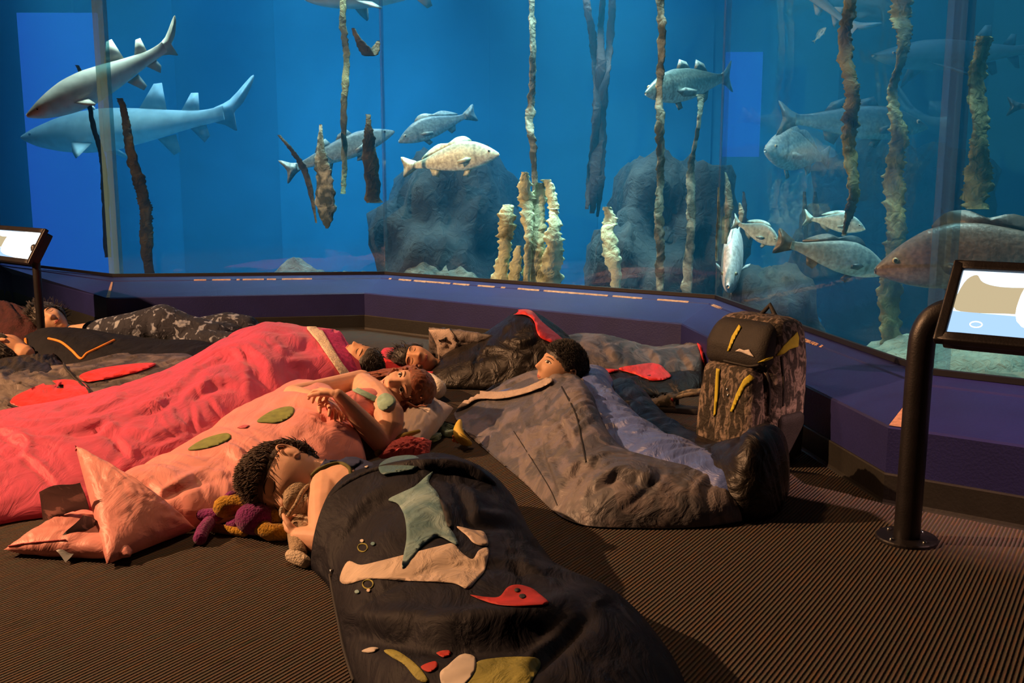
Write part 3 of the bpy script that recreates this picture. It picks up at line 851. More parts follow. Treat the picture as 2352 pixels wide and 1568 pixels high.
S2 = ((.26, .33, .34), (.36, .46, .46), (.72, .82, .80), (.30, .38, .40))
fish('shark', 'near pale shark with raised tail crossing the thick pane joint', Q(62, 268, 6.75), Q(428, 92, 7.15), 'shark', *SH, bend=-.06, fat=1.45)
fish('shark', 'rear blue-grey shark with two dorsal fins, tail toward the right', Q(52, 318, 8.3), Q(588, 262, 8.0), 'shark', *S2, fat=1.25)
fish('shark', 'shark cut off by the top of the picture above the pane joint', Q(700, 0, 7.0), Q(1120, -45, 7.4), 'shark', *GR, fat=1.1)
fish('striped_fish', 'blue-grey fish behind the hanging kelp leaves', Q(905, 300, 7.25), Q(650, 396, 7.0), 'bass', *GR, fat=1.05)
fish('drum_fish', 'dim grey fish facing left above the white one', Q(914, 322, 7.1), Q(1092, 258, 7.35), 'drum', *GR, fat=.95)
fish('drum_fish', 'bright cream white fish facing right over the dark boulder', Q(1146, 349, 6.45), Q(924, 384, 6.65), 'drum', *CR, fat=1.05)
fish('striped_fish', 'cyan bellied fish facing left beside the right pane joint', Q(1482, 212, 5.75), Q(1682, 176, 6.45), 'bass', (.10, .16, .16), (.42, .55, .50), (.85, .95, .88), (.3, .4, .4), fat=1.1)
fish('drum_fish', 'small pale fish facing left under the long dim fish', Q(1757, 340, 5.8), Q(1905, 362, 6.3), 'drum', (.35, .38, .36), (.46, .5, .47), (.7, .75, .7), (.35, .4, .4), fat=1.25)
fish('striped_fish', 'long dim fish with dark tail facing right behind kelp', Q(2130, 290, 5.9), Q(1785, 272, 5.7), 'bass', *DK, fat=1.1)
fish('shark', 'faint distant shark snout high at right behind kelp', Q(2005, 130, 6.0), Q(2420, 118, 6.6), 'shark', *DK, fat=.9)
fish('shark', 'dim curved shark tail at top right of the tank', Q(1730, -130, 6.2), Q(1985, 92, 6.0), 'shark', (.22, .28, .3), (.26, .33, .34), (.45, .5, .5), (.45, .5, .48), fat=.8)
fish('bream', 'cyan fish facing right, left of the cyan pair', Q(1792, 556, 4.85), Q(1682, 508, 5.1), 'bream', *CY, fat=.95)
fish('bream', 'cyan fish facing right behind thick kelp, topmost of three', Q(1988, 522, 4.75), Q(1845, 500, 4.95), 'bream', *CY, fat=.9)
fish('drum_fish', 'large cyan fish with dark tail facing right, beside brown drum', Q(2042, 622, 4.65), Q(1782, 552, 4.55), 'drum', (.22, .28, .28), (.36, .46, .45), (.75, .88, .84), (.05, .07, .08), fat=1.0)
fish('bream', 'white fish facing straight out beside the right pane joint', Q(1672, 648, 5.08), Q(1700, 520, 5.85), 'bream', (.8, .82, .82), (.85, .87, .87), (.92, .93, .92), (.75, .78, .78), fat=1.15)
fish('drum_fish', 'big brown drum fish by the right window', Q(2008, 612, 3.95), Q(2560, 560, 3.80), 'drum', *BR, fat=1.12, bars=.12)
fish('striped_fish', 'dark fish tail at the right edge of the picture', Q(2560, 235, 5.4), Q(2312, 245, 5.6), 'bass', (.03, .05, .06), (.04, .07, .08), (.06, .1, .11), (.03, .05, .06))
fish('bream', 'tiny pale fish near the dim shark tail at top right', Q(1897, 62, 6.0), Q(1868, 98, 6.05), 'bream', *CY, eye=False)

# ================================================================== SLEEPING BAGS AND CLOTH
def bag(name, st, mat, parent=None, nu=150, nv=64, amp=0.012, fu=5.0, fw=7.0, seed=0, e0=0.0, e1=0.12, pw=0.62, seams=(), fine=0.35, skew=0.6, fold=0.9, creases=()):
    """soft padded body on the floor. st: (near floor px, far floor px, height, peak 0..1 from the near edge)"""
    S = []
    for s in st:
        a = G(*s[0]); b = G(*s[1]); pk = s[3] if len(s) > 3 else 0.5
        S.append((a.x, a.y, b.x, b.y, s[2], pk))
    C = catmull(S, nu)
    # arc length along the middle
    mid = (C[:, 0:2] + C[:, 2:4]) / 2
    al = np.concatenate([[0], np.cumsum(np.linalg.norm(np.diff(mid, axis=0), axis=1))])
    Lt = al[-1]
    X = np.zeros((nu, nv, 3)); U = np.zeros((nu, nv)); Wd = np.zeros((nu, nv)); EF = np.zeros((nu, nv))
    tt = np.linspace(0, 1, nv)
    for i in range(nu):
        ef = 1.0
        if e0 and al[i] < e0: ef = math.sqrt(max(0.0, 1 - (1 - al[i] / e0) ** 2))
        if e1 and Lt - al[i] < e1: ef = min(ef, math.sqrt(max(0.0, 1 - (1 - (Lt - al[i]) / e1) ** 2)))
        a = C[i, 0:2]; b = C[i, 2:4]; h = C[i, 4] * (0.12 + 0.88 * ef); pk = min(.9, max(.1, C[i, 5]))
        m = (a + b) / 2; wf = 0.55 + 0.45 * ef
        a = m + (a - m) * wf; b = m + (b - m) * wf
        k = math.log(0.5) / math.log(pk)
        tx = (1 - skew) * tt + skew * (0.5 - 0.5 * np.cos(np.pi * tt))
        z = h * np.sin(np.pi * np.clip(tt, 1e-6, 1 - 1e-6) ** k) ** pw
        X[i, :, 0] = a[0] + (b[0] - a[0]) * tx; X[i, :, 1] = a[1] + (b[1] - a[1]) * tx; X[i, :, 2] = np.maximum(z, 0.004)
        U[i] = al[i]; Wd[i] = tx * np.linalg.norm(b - a); EF[i] = np.sin(np.pi * tt) ** 0.5
    du = np.gradient(X, axis=0); dv = np.gradient(X, axis=1)
    Nn = np.cross(du, dv); ln = np.linalg.norm(Nn, axis=2, keepdims=True); Nn = Nn / np.maximum(ln, 1e-9)
    if Nn[nu // 2, nv // 2, 2] < 0: Nn = -Nn
    D = np.zeros((nu, nv))
    sd = Vector((seed * 7.13, seed * 3.31, seed * 1.7))
    for i in range(nu):
        for j in range(nv):
            u, w_ = U[i, j], Wd[i, j]
            wq = Vector((u * 2.2, w_ * 2.2, 4)) + sd
            ang = fold + 0.9 * noise.noise(wq)
            ca, sa = math.cos(ang), math.sin(ang)
            wx = 0.10 * noise.noise(wq * 2.0)
            p1 = (u * ca + w_ * sa) + wx; p2 = (-u * sa + w_ * ca) + wx
            q = Vector((p1 * fu * 0.42, p2 * fw, 0)) + sd
            b1 = abs(noise.noise(q)); b2 = abs(noise.noise(q * 2.3 + Vector((5, 1, 2))))
            b0 = noise.noise(Vector((u * 3.2, w_ * 3.2, 1)) + sd)
            D[i, j] = 0.8 * b0 + 1.5 * min(b1, .42) + fine * 1.7 * min(b2, .3) - 0.5
            for (su, dep) in seams:
                D[i, j] -= dep * math.exp(-((u - su * Lt) / 0.010) ** 2)
    X = X + Nn * (D * EF * amp)[:, :, None]
    if creases:
        # sculpted folds: a valley with a raised lip beside it
        zc = X[:, :, 1] * _c - (X[:, :, 2] - H) * _s; upc = X[:, :, 1] * _s + (X[:, :, 2] - H) * _c
        PX = 1176 + F * X[:, :, 0] / zc; PY = 784 - F * upc / zc
        D2 = np.zeros((nu, nv))
        for line, dep, wpx in creases:
            best = np.full((nu, nv), 1e9); sgn = np.zeros((nu, nv)); tpar = np.zeros((nu, nv))
            L2 = catmull(line, 8 * len(line)); m_ = len(L2)
            for k in range(m_ - 1):
                ax_, ay_ = L2[k]; bx_, by_ = L2[k + 1]
                ex, ey = bx_ - ax_, by_ - ay_; l2 = ex * ex + ey * ey + 1e-9
                t_ = np.clip(((PX - ax_) * ex + (PY - ay_) * ey) / l2, 0, 1)
                dx, dy = PX - ax_ - t_ * ex, PY - ay_ - t_ * ey
                d_ = np.hypot(dx, dy); up_ = d_ < best
                best = np.where(up_, d_, best); sgn = np.where(up_, np.sign(ex * dy - ey * dx), sgn); tpar = np.where(up_, (k + t_) / (m_ - 1), tpar)
            fade = np.clip(np.sin(np.pi * np.clip(tpar, 0.03, 0.97)), 0, 1) ** 0.5
            ds = best * sgn / wpx
            D2 += fade * dep * (-np.exp(-ds ** 2) + 0.75 * np.exp(-((ds + 1.7) / 1.1) ** 2))
        X = X + Nn * (D2 * EF)[:, :, None]
    X[:, :, 2] = np.maximum(X[:, :, 2], 0.003)
    vs = [tuple(p) for p in X.reshape(-1, 3)]
    fs = []
    for i in range(nu - 1):
        for j in range(nv - 1):
            fs.append((i * nv + j, (i + 1) * nv + j, (i + 1) * nv + j + 1, i * nv + j + 1))
        fs.append((i * nv, i * nv + nv - 1, (i + 1) * nv + nv - 1, (i + 1) * nv))
    fs.append(tuple(range(nv))); fs.append(tuple((nu - 1) * nv + j for j in range(nv - 1, -1, -1)))
    o = obj(name, vs, fs, mat, parent)
    bm = bmesh.new(); bm.from_mesh(o.data); bmesh.ops.recalc_face_normals(bm, faces=bm.faces); bm.to_mesh(o.data); bm.free()
    return o

def cushion(name, c, mat, parent=None, thick=0.05, n=34, seed=0, amp=0.006, fq=9.0, pw=0.45, seam=True):
    """stuffed four-cornered cushion; c: four 3D corners in order"""
    c = [Vector(p) for p in c]
    nrm = (c[1] - c[0]).cross(c[3] - c[0]) + (c[3] - c[2]).cross(c[1] - c[2])
    nrm.normalize()
    if nrm.z < 0: nrm = -nrm
    vs, fs = [], []
    m = n + 1
    for sg in (1, -1):
        for i in range(m):
            for j in range(m):
                u, v = i / n, j / n
                p = (c[0] * (1 - u) + c[1] * u) * (1 - v) + (c[3] * (1 - u) + c[2] * u) * v
                e = max(0.0, 16 * u * (1 - u) * v * (1 - v)) ** pw
                q = Vector((u * fq * .4 + seed, v * fq * .4, sg)) 
                d = thick * e + amp * e ** .3 * (abs(noise.noise(q * 2)) * 2 - .5 + .6 * noise.noise(q * 5)) * (1 if e > 0 else 0)
                # edges drawn in between the corners
                ctr = sum(c, Vector()) / 4
                pin = 0.10 * (1 - e) * (math.sin(math.pi * u) if v in (0, 1) else math.sin(math.pi * v)) if False else 0
                p2 = p + nrm * d * sg
                if p2.z < 0.004: p2.z = 0.004 + 0.001 * (sg > 0)
                vs.append(p2)
    o = len(vs) // 2
    for i in range(n):
        for j in range(n):
            a = (i * m + j, (i + 1) * m + j, (i + 1) * m + j + 1, i * m + j + 1)
            fs.append(a); fs.append(tuple(x + o for x in reversed(a)))
    bo = obj(name, vs, fs, mat, parent)
    bm = bmesh.new(); bm.from_mesh(bo.data); bmesh.ops.remove_doubles(bm, verts=bm.verts, dist=0.0008); bmesh.ops.recalc_face_normals(bm, faces=bm.faces); bm.to_mesh(bo.data); bm.free()
    bo.data.polygons.foreach_set('use_smooth', [True] * len(bo.data.polygons))
    return bo

def piping(name, base, line, r, mat, parent, lift=0.0, n=None, rs=None):
    """cord or band laid along a surface"""
    n = n or max(12, len(line) * 7)
    C = catmull(line, n)
    pts = []
    for x, y in C:
        d = ray(x, y).normalized()
        best = None
        for b in (base if isinstance(base, list) else [base]):
            h = b.ray_cast(CAM, d)
            if h[0] is not None and (best is None or h[3] < best[3]): best = h
        if best is not None: pts.append(best[0] + (best[1] if best[1].dot(d) < 0 else -best[1]) * lift)
    if len(pts) < 2: return None
    mb = MB(); mb.tube(pts, r if rs is None else list(np.interp(np.linspace(0, 1, len(pts)), np.linspace(0, 1, len(rs)), rs)), 8)
    return mb.build(name, mat, parent)

M['navy'] = nylon('navy_quilted_cotton', (0.009, 0.010, 0.018), rough=0.65, wr=0.5, wscale=14, sheen=0.0, spec=.18)
M['navy_roll'] = nylon('navy_black_lining', (0.009, 0.009, 0.016), rough=0.6, wr=0.45, wscale=18, sheen=0, spec=.2)
M['magenta'] = nylon('magenta_nylon', (0.58, 0.066, 0.14), rough=0.56, wr=0.5, wscale=13, spec=.22)
M['magenta_band'] = plain('magenta_velour', (0.40, 0.020, 0.13), rough=0.8, var=0.35, scale=60, bump=0.3, bscale=220)
M['cream_trim'] = plain('cream_fleece_trim', (0.80, 0.66, 0.50), rough=0.95, var=0.15, scale=80, bump=0.8, bscale=190)
M['salmon'] = nylon('salmon_pink_polyester', (0.78, 0.30, 0.27), rough=0.5, wr=0.4, wscale=13)
M['salmon_dark'] = nylon('rose_lining', (0.62, 0.10, 0.12), rough=0.5)
M['leaf'] = plain('olive_green_leaf', (0.20, 0.24, 0.06), rough=0.7, var=0.25, scale=40)
M['grey_bag'] = blotchy('grey_camouflage_nylon', (0.10, 0.10, 0.115), (0.19, 0.17, 0.18), scale=9, th=0.52, soft=0.035, rough=0.5, wr=0.5, wscale=14, stretch=(1.2, .6, 1))
M['blue_lining'] = nylon('blue_nylon_lining', (0.085, 0.14, 0.42), rough=0.38, wr=0.6, wscale=15, spec=.6)
M['black_bag'] = nylon('black_nylon', (0.013, 0.011, 0.010), rough=0.42, wr=0.7, wscale=16, spec=.35, sheen=0)
M['red_lining'] = nylon('bright_red_lining', (0.72, 0.025, 0.025), rough=0.45, wr=0.45, wscale=16)
M['grey_fleece'] = plain('beige_fleece', (0.52, 0.42, 0.36), rough=0.95, var=0.12, scale=50, bump=0.5, bscale=220)
M['taupe_camo'] = blotchy('taupe_camouflage_nylon', (0.065, 0.058, 0.058), (0.16, 0.135, 0.125), scale=7, th=0.5, soft=0.05, rough=0.55, wr=0.6, wscale=14)
M['dark_grey'] = nylon('charcoal_nylon', (0.028, 0.026, 0.027), rough=0.5, wr=0.6, sheen=0, spec=.25)
M['pillow'] = plain('peach_white_pillowcase', (0.82, 0.70, 0.62), rough=0.8, var=0.06, scale=20, bump=0.35, bscale=24)
M['white_fleece'] = plain('white_fleece', (0.85, 0.78, 0.68), rough=0.95, var=0.08, bump=0.4, bscale=150)

# ---------------------------------------------------------------- magenta bag
mg = thing('sleeping_bag', G(560, 950), 'magenta pink sleeping bag with a cream trim strip at its mouth', 'sleeping bag')
mag = bag('shell', [((838, 902), (718, 818), .200, .52), ((790, 912), (660, 815), .215, .5), ((700, 940), (560, 828), .235, .52), ((620, 985), (480, 858), .215, .52), ((530, 1040), (380, 890), .165, .5),
                    ((440, 1095), (260, 925), .150, .5), ((330, 1145), (120, 960), .135, .5), ((200, 1178), (-60, 985), .125, .5),
                    ((40, 1200), (-260, 1005), .11, .5), ((-100, 1230), (-420, 1040), .08, .5)], M['magenta'], mg, nu=230, nv=84, amp=.024, fu=4.5, fw=4.0, seed=1, e0=0, e1=.12, fine=.45, creases=[([(462, 842), (520, 822), (560, 820), (599, 850), (626, 878)], .020, 11), ([(558, 842), (600, 868), (620, 888), (624, 920)], .018, 9), ([(438, 918), (462, 905), (503, 886), (546, 892)], .016, 9), ([(440, 930), (446, 992)], .010, 6), ([(479, 918), (517, 975)], .010, 6), ([(321, 948), (360, 938), (392, 922)], .016, 9), ([(655, 843), (690, 850), (684, 880), (660, 895)], .014, 9), ([(159, 1002), (220, 988), (278, 1002)], .016, 10), ([(255, 1000), (275, 1025), (296, 1052)], .014, 8), ([(0, 1000), (49, 1022), (20, 1050)], .016, 10), ([(40, 1046), (92, 1084), (130, 1130)], .012, 8), ([(640, 770), (690, 800), (740, 800)], .010, 12), ([(300, 1000), (360, 1010), (420, 990)], .012, 9)])
bv_mag = bvh_of(mag)
patch('mouth_band', bv_mag, [(722, 738), (768, 738), (800, 800), (832, 880), (806, 884), (772, 820)], M['magenta_band'], mg, step=8, off=.004, label='dark magenta velour band at the mouth')
patch('fleece_trim', bv_mag, [(694, 744), (724, 740), (752, 782), (780, 830), (812, 876), (796, 884), (762, 838), (732, 792)], M['cream_trim'], mg, step=7, smooth_outline=True, off=.009, label='cream fleece trim strip')

# ---------------------------------------------------------------- salmon bag with a tail fin foot
sa = thing('sleeping_bag', G(560, 1080), 'salmon pink mermaid-tail sleeping bag with green leaf patches', 'sleeping bag')
sal = bag('shell', [((862, 1082), (730, 925), .150, .5), ((812, 1100), (668, 930), .185, .5), ((730, 1130), (590, 965), .180, .5), ((640, 1165), (505, 1010), .150, .5), ((545, 1195), (420, 1065), .125, .5),
                    ((465, 1215), (345, 1110), .12, .5), ((400, 1225), (285, 1140), .11, .5), ((330, 1240), (240, 1165), .10, .5)], M['salmon'], sa, nu=190, nv=80, amp=.020, fu=4.5, fw=5.0, seed=3, e0=.05, e1=.05, fine=.3, creases=[([(318, 1102), (350, 1125), (376, 1142), (430, 1112), (492, 1082)], .009, 9), ([(376, 1142), (459, 1108), (552, 1092)], .006, 9), ([(600, 932), (682, 926), (741, 942), (754, 978)], .012, 9), ([(740, 962), (796, 952), (830, 982)], .012, 8), ([(505, 1035), (540, 1050), (575, 1040)], .007, 12), ([(640, 1000), (700, 1010), (740, 1040)], .008, 10)])
bv_sal = bvh_of(sal)
f1 = cushion('tail_fin', [G(245, 1296, .012), G(450, 1212, .012), G(330, 1130, .11), Q(172, 1022, 2.62)], M['salmon'], sa, thick=.055, seed=4, amp=.004, fq=6)
f2 = cushion('tail_fin', [G(8, 1262, .018), G(300, 1278, .02), G(330, 1190, .03), G(150, 1182, .045)], M['salmon'], sa, thick=.040, seed=6, amp=.004, fq=6)
mb = MB()
for a, b in (((12, 1258), (150, 1240)), ):
    pass
piping('seam', [bvh_of(f2)], [(14, 1256), (60, 1248), (110, 1243), (150, 1240)], .0022, M['salmon_dark'], sa, lift=.001)
piping('seam', [bvh_of(f1)], [(176, 1032), (172, 1060), (178, 1100), (192, 1150)], .003, M['salmon_dark'], sa, lift=.001)
M['grey_print'] = blotchy('grey_print_tag', (0.22, 0.24, 0.26), (0.60, 0.60, 0.60), scale=22, th=0.60, soft=0.04, rough=0.5, wr=0.2, stretch=(1, 3, 1))
for q in ([(90, 1130, .13), (182, 1104, .16), (204, 1172, .08), (98, 1190, .05)], [(120, 1262, .02), (190, 1178, .10), (226, 1205, .06), (150, 1287, .012)]):
    P4 = [G(x, y, z) for x, y, z in q]
    mb = MB(); n = 8
    for s in (0, .004):
        for i in range(n + 1):
            for j in range(n + 1):
                u, v = i / n, j / n
                p = (P4[0] * (1 - u) + P4[1] * u) * (1 - v) + (P4[3] * (1 - u) + P4[2] * u) * v
                mb.v.append(p + Vector((0, s, .006 * math.sin(5 * u + 4 * v))))
    m = n + 1; o2 = m * m
    for i in range(n):
        for j in range(n):
            a = (i * m + j, (i + 1) * m + j, (i + 1) * m + j + 1, i * m + j + 1); mb.f += [a, tuple(x + o2 for x in reversed(a))]
    fl_ = mb.build('care_label', M['grey_print'], sa); fl_['label'] = 'grey printed fabric tag between the tail fins'
patch('leaf_patch', bv_sal, [(590, 968), (622, 945), (660, 934), (676, 940), (668, 958), (640, 972), (615, 972)], M['leaf'], sa, step=6, smooth_outline=True, off=.0020, label='olive leaf patch near the mouth')
patch('leaf_patch', bv_sal, [(432, 1032), (470, 1008), (520, 995), (530, 1008), (498, 1024), (455, 1034)], M['leaf'], sa, step=6, smooth_outline=True, off=.0020, label='olive leaf patch toward the foot')
patch('petal_patch', bv_sal, [(545, 983), (560, 977), (573, 978), (565, 984)], M['salmon_dark'], sa, step=4, smooth_outline=True, off=.0020)

# ---------------------------------------------------------------- navy printed bag
nv_ = thing('sleeping_bag', G(1040, 1380), 'navy printed sleeping bag in the foreground with red and cream patches', 'sleeping bag')
nav = bag('shell', [((706, 1302), (852, 1162), .150, .5), ((722, 1316), (902, 1155), .172, .55), ((738, 1332), (985, 1150), .182, .56), ((755, 1352), (1095, 1155), .195, .56), ((766, 1388), (1188, 1205), .190, .54), ((776, 1432), (1238, 1290), .175, .5),
                    ((788, 1490), (1330, 1385), .155, .5), ((808, 1560), (1470, 1455), .150, .5), ((850, 1650), (1560, 1560), .150, .5),
                    ((930, 1760), (1600, 1700), .13, .5), ((1040, 1880), (1560, 1850), .09, .5)], M['navy'], nv_, nu=220, nv=84, amp=.017, fu=4.0, fw=4.0, seed=9, e0=.02, e1=.12, fine=.3, creases=[([(775, 1450), (840, 1462), (905, 1468), (1066, 1475), (1230, 1460), (1340, 1409)], .030, 26), ([(1050, 1120), (1070, 1160), (1084, 1196), (1175, 1210)], .014, 12), ([(1225, 1540), (1285, 1479), (1350, 1425)], .018, 16), ([(1180, 1280), (1200, 1320), (1250, 1340)], .010, 12), ([(1000, 1090), (1080, 1100), (1150, 1140)], .014, 14), ([(800, 1230), (850, 1170), (930, 1130)], .012, 14)])
bv_nav = bvh_of(nav)
# folded-back mouth of the bag
piping('mouth_fold', bv_nav, [(712, 1255), (722, 1200), (752, 1145), (810, 1100), (880, 1075), (960, 1070), (1060, 1078), (1130, 1108)], .03, M['navy_roll'], nv_, lift=-.006, rs=[.006, .010, .013, .016, .024, .03, .028, .014], n=60)
M['teal_print'] = blotchy('teal_print', (0.10, 0.22, 0.25), (0.27, 0.42, 0.44), scale=10, th=.5, soft=.15, rough=.7, wr=.4)
M['cream_print'] = blotchy('cream_print', (0.42, 0.34, 0.28), (0.66, 0.53, 0.42), scale=8, th=.45, soft=.2, rough=.7, wr=.4)
M['red_print'] = plain('red_print', (0.42, 0.018, 0.012), rough=.7, var=.3, scale=25)
M['lime_print'] = blotchy('lime_print', (0.17, 0.17, 0.03), (0.36, 0.34, 0.07), scale=9, th=.5, soft=.2, rough=.7, wr=.4)
M['black_print'] = plain('black_print', (0.008, 0.008, 0.010), rough=.7)
M['white_print'] = plain('white_print', (0.55, 0.50, 0.44), rough=.7)
patch('teal_patch', bv_nav, [(894, 1148), (950, 1120), (992, 1085), (985, 1110), (1005, 1135), (1020, 1180), (1030, 1210), (1046, 1235), (1050, 1255), (1010, 1235), (985, 1245), (962, 1265), (925, 1308), (934, 1240), (930, 1190), (915, 1160)], M['teal_print'], nv_, step=9, smooth_outline=True, off=.0036, label='pointed teal print')
patch('cream_patch', bv_nav, [(782, 1330), (800, 1290), (830, 1298), (870, 1290), (930, 1275), (1010, 1255), (1040, 1250), (1060, 1270), (1085, 1285), (1100, 1265), (1122, 1262), (1114, 1310), (1095, 1335), (1074, 1354), (1045, 1342), (1000, 1338), (930, 1335), (850, 1330), (800, 1342)], M['cream_print'], nv_, step=9, smooth_outline=True, off=.0020, label='long cream print')
patch('cream_patch', bv_nav, [(1048, 1210), (1085, 1218), (1112, 1224), (1120, 1255), (1090, 1250), (1072, 1232)], M['cream_print'], nv_, step=8, smooth_outline=True, off=.0020)
patch('dark_patch', bv_nav, [(1010, 1150), (1025, 1165), (1036, 1190), (1040, 1212), (1028, 1212), (1018, 1180)], M['black_print'], nv_, step=7, smooth_outline=True, off=.005)
patch('red_patch', bv_nav, [(1080, 1368), (1112, 1372), (1146, 1372), (1166, 1350), (1190, 1344), (1220, 1352), (1240, 1366), (1260, 1386), (1232, 1393), (1180, 1394), (1130, 1388)], M['red_print'], nv_, step=7, smooth_outline=True, off=.0020, label='red print with two dark spots')
for (x, y, r) in ((1188, 1358, 7), (1200, 1372, 8)):
    patch('spot', bv_nav, [(x + r * math.cos(t * .785), y + r * .7 * math.sin(t * .785)) for t in range(8)], M['black_print'], nv_, step=5, off=.0032)
for (x, y, r) in ((834, 1258, 11), (846, 1342, 12)):
    ring = [(x + r * math.cos(t * math.pi / 8), y + r * .85 * math.sin(t * math.pi / 8)) for t in range(17)]
    piping('bubble_print', bv_nav, ring, .0016, M['lime_print'], nv_, lift=.001, n=48)
for (x, y, r, mt) in ((833, 1243, 5, 'white_print'), (858, 1250, 5.5, 'teal_print'), (822, 1360, 6, 'teal_print'), (848, 1357, 5, 'cream_print'), (842, 1072, 5, 'white_print')):
    patch('dot_print', bv_nav, [(x + r * math.cos(t * .785), y + r * .8 * math.sin(t * .785)) for t in range(8)], M[mt], nv_, step=4, off=.0025)
patch('lime_patch', bv_nav, [(1085, 1540), (1100, 1520), (1150, 1512), (1200, 1510), (1232, 1512), (1240, 1530), (1225, 1560), (1190, 1600), (1080, 1610), (1040, 1590), (1060, 1560)], M['lime_print'], nv_, step=10, smooth_outline=True, off=.0020, label='lime green print at the bottom edge')
patch('lime_patch', bv_nav, [(882, 1496), (905, 1494), (935, 1510), (965, 1535), (985, 1566), (960, 1562), (930, 1528), (900, 1510)], M['lime_print'], nv_, step=7, smooth_outline=True, off=.0020)
patch('white_patch', bv_nav, [(1012, 1548), (1030, 1530), (1062, 1505), (1090, 1512), (1092, 1538), (1082, 1560), (1050, 1590), (1020, 1580)], M['white_print'], nv_, step=8, smooth_outline=True, off=.0030, label='white print at the bottom edge')
patch('red_patch', bv_nav, [(1003, 1500), (1030, 1493), (1036, 1504), (1018, 1512)], M['red_print'], nv_, step=5, smooth_outline=True, off=.0020)
patch('red_patch', bv_nav, [(968, 1532), (1000, 1520), (1005, 1535), (985, 1545)], M['red_print'], nv_, step=5, smooth_outline=True, off=.0020)
patch('white_patch', bv_nav, [(832, 1496), (852, 1488), (870, 1490), (862, 1498), (845, 1500)], M['white_print'], nv_, step=5, smooth_outline=True, off=.0020)
piping('zipper', bv_nav, [(758, 1320), (766, 1370), (776, 1420), (790, 1490), (812, 1562)], .004, M['black_print'], nv_, lift=.0)
mb = MB(); p = G(762, 1318, .03); mb.box(p, .007, .007, .022); mb.ball(p + Vector((0, 0, -.016)), .006, 8); mb.build('zip_pull', M['chrome'], nv_)
M['teal_lining'] = nylon('teal_lining', (0.045, 0.13, 0.15), rough=.5)
patch('lining_flap', bv_nav, [(872, 1075), (900, 1056), (950, 1052), (966, 1066), (950, 1085), (905, 1092), (880, 1095)], M['teal_lining'], nv_, step=7, smooth_outline=True, off=.008, label='teal lining showing at the mouth')

# ---------------------------------------------------------------- grey bag with blue lining
gb = thing('sleeping_bag', G(1420, 1080), 'open grey camouflage sleeping bag with blue lining beside the backpack', 'sleeping bag')
gry = bag('outer_shell', [((1040, 946), (1235, 895), .09, .7), ((1048, 966), (1275, 912), .125, .72), ((1075, 1000), (1335, 935), .165, .74), ((1130, 1048), (1365, 990), .195, .74), ((1205, 1112), (1385, 1040), .175, .70), ((1275, 1180), (1440, 1090), .135, .65),
                          ((1345, 1210), (1520, 1120), .125, .62), ((1460, 1216), (1620, 1140), .110, .6), ((1600, 1214), (1700, 1155), .08, .6), ((1720, 1200), (1765, 1170), .05, .5)],
          M['grey_bag'], gb, nu=190, nv=80, amp=.017, fu=3.2, fw=6.0, seed=14, e0=.05, e1=.08, fine=.5, creases=[([(1190, 960), (1200, 1000), (1204, 1040)], .010, 7), ([(1238, 960), (1244, 1037), (1262, 1090), (1280, 1145)], .012, 7), ([(1278, 955), (1300, 990), (1318, 1032)], .010, 7), ([(1306, 1104), (1338, 1073), (1374, 1068)], .013, 9), ([(1355, 1135), (1424, 1096), (1500, 1118)], .014, 10), ([(1110, 960), (1150, 990), (1160, 1040)], .009, 8)])
bluL = bag('lining', [((1268, 945), (1405, 900), .155, .5), ((1300, 985), (1420, 940), .165, .5), ((1330, 1030), (1440, 985), .150, .5), ((1360, 1075), (1490, 1030), .145, .55), ((1425, 1120), (1560, 1070), .135, .5),
                      ((1520, 1160), (1650, 1105), .125, .5), ((1620, 1190), (1720, 1135), .115, .5), ((1700, 1200), (1760, 1160), .07, .5)],
           M['blue_lining'], gb, nu=150, nv=54, amp=.020, fu=7, fw=6, seed=15, e0=.04, e1=.08, fine=.6)
blk = bag('outer_flap', [((1350, 940), (1452, 915), .10, .6), ((1395, 985), (1492, 950), .115, .6), ((1440, 1038), (1562, 1005), .095, .55), ((1490, 1088), (1645, 1040), .085, .5), ((1560, 1132), (1715, 1070), .105, .45),
                         ((1630, 1170), (1785, 1085), .16, .45), ((1680, 1195), (1804, 1100), .21, .45), ((1738, 1202), (1816, 1120), .19, .45), ((1772, 1200), (1812, 1140), .10, .5)],
          M['black_bag'], gb, nu=150, nv=60, amp=.022, fu=6, fw=6, seed=16, e0=.06, e1=.08, fine=.6)
bv_g = [bvh_of(gry), bvh_of(bluL), bvh_of(blk)]
piping('zipper', bv_g, [(1290, 888), (1322, 950), (1336, 1010), (1346, 1060)], .003, M['black_print'], gb)
piping('seam', [bv_g[0]], [(1180, 990), (1225, 1060), (1262, 1120), (1280, 1160)], .0016, M['dark_grey'], gb)
patch('fleece_collar', [bv_g[0]], [(1040, 945), (1046, 912), (1066, 898), (1100, 903), (1150, 905), (1200, 898), (1240, 882), (1262, 872), (1270, 884), (1215, 908), (1150, 922), (1100, 922), (1072, 938)], M['grey_fleece'], gb, step=7, off=.012, smooth_outline=True, label='beige fleece collar')
hd = MB(); hd.tube([G(1105, 912, .02), G(1140, 893, .03), G(1200, 882, .04), G(1290, 878, .05)], [.012, .022, .026, .02], 12); hd.build('hood', M['black_bag'], gb)
bl = MB(); bl.tube([G(1150, 915, .06), G(1195, 905, .08), G(1250, 895, .08)], [.03, .035, .03], 12); bl.build('hood_lining', M['blue_lining'], gb)

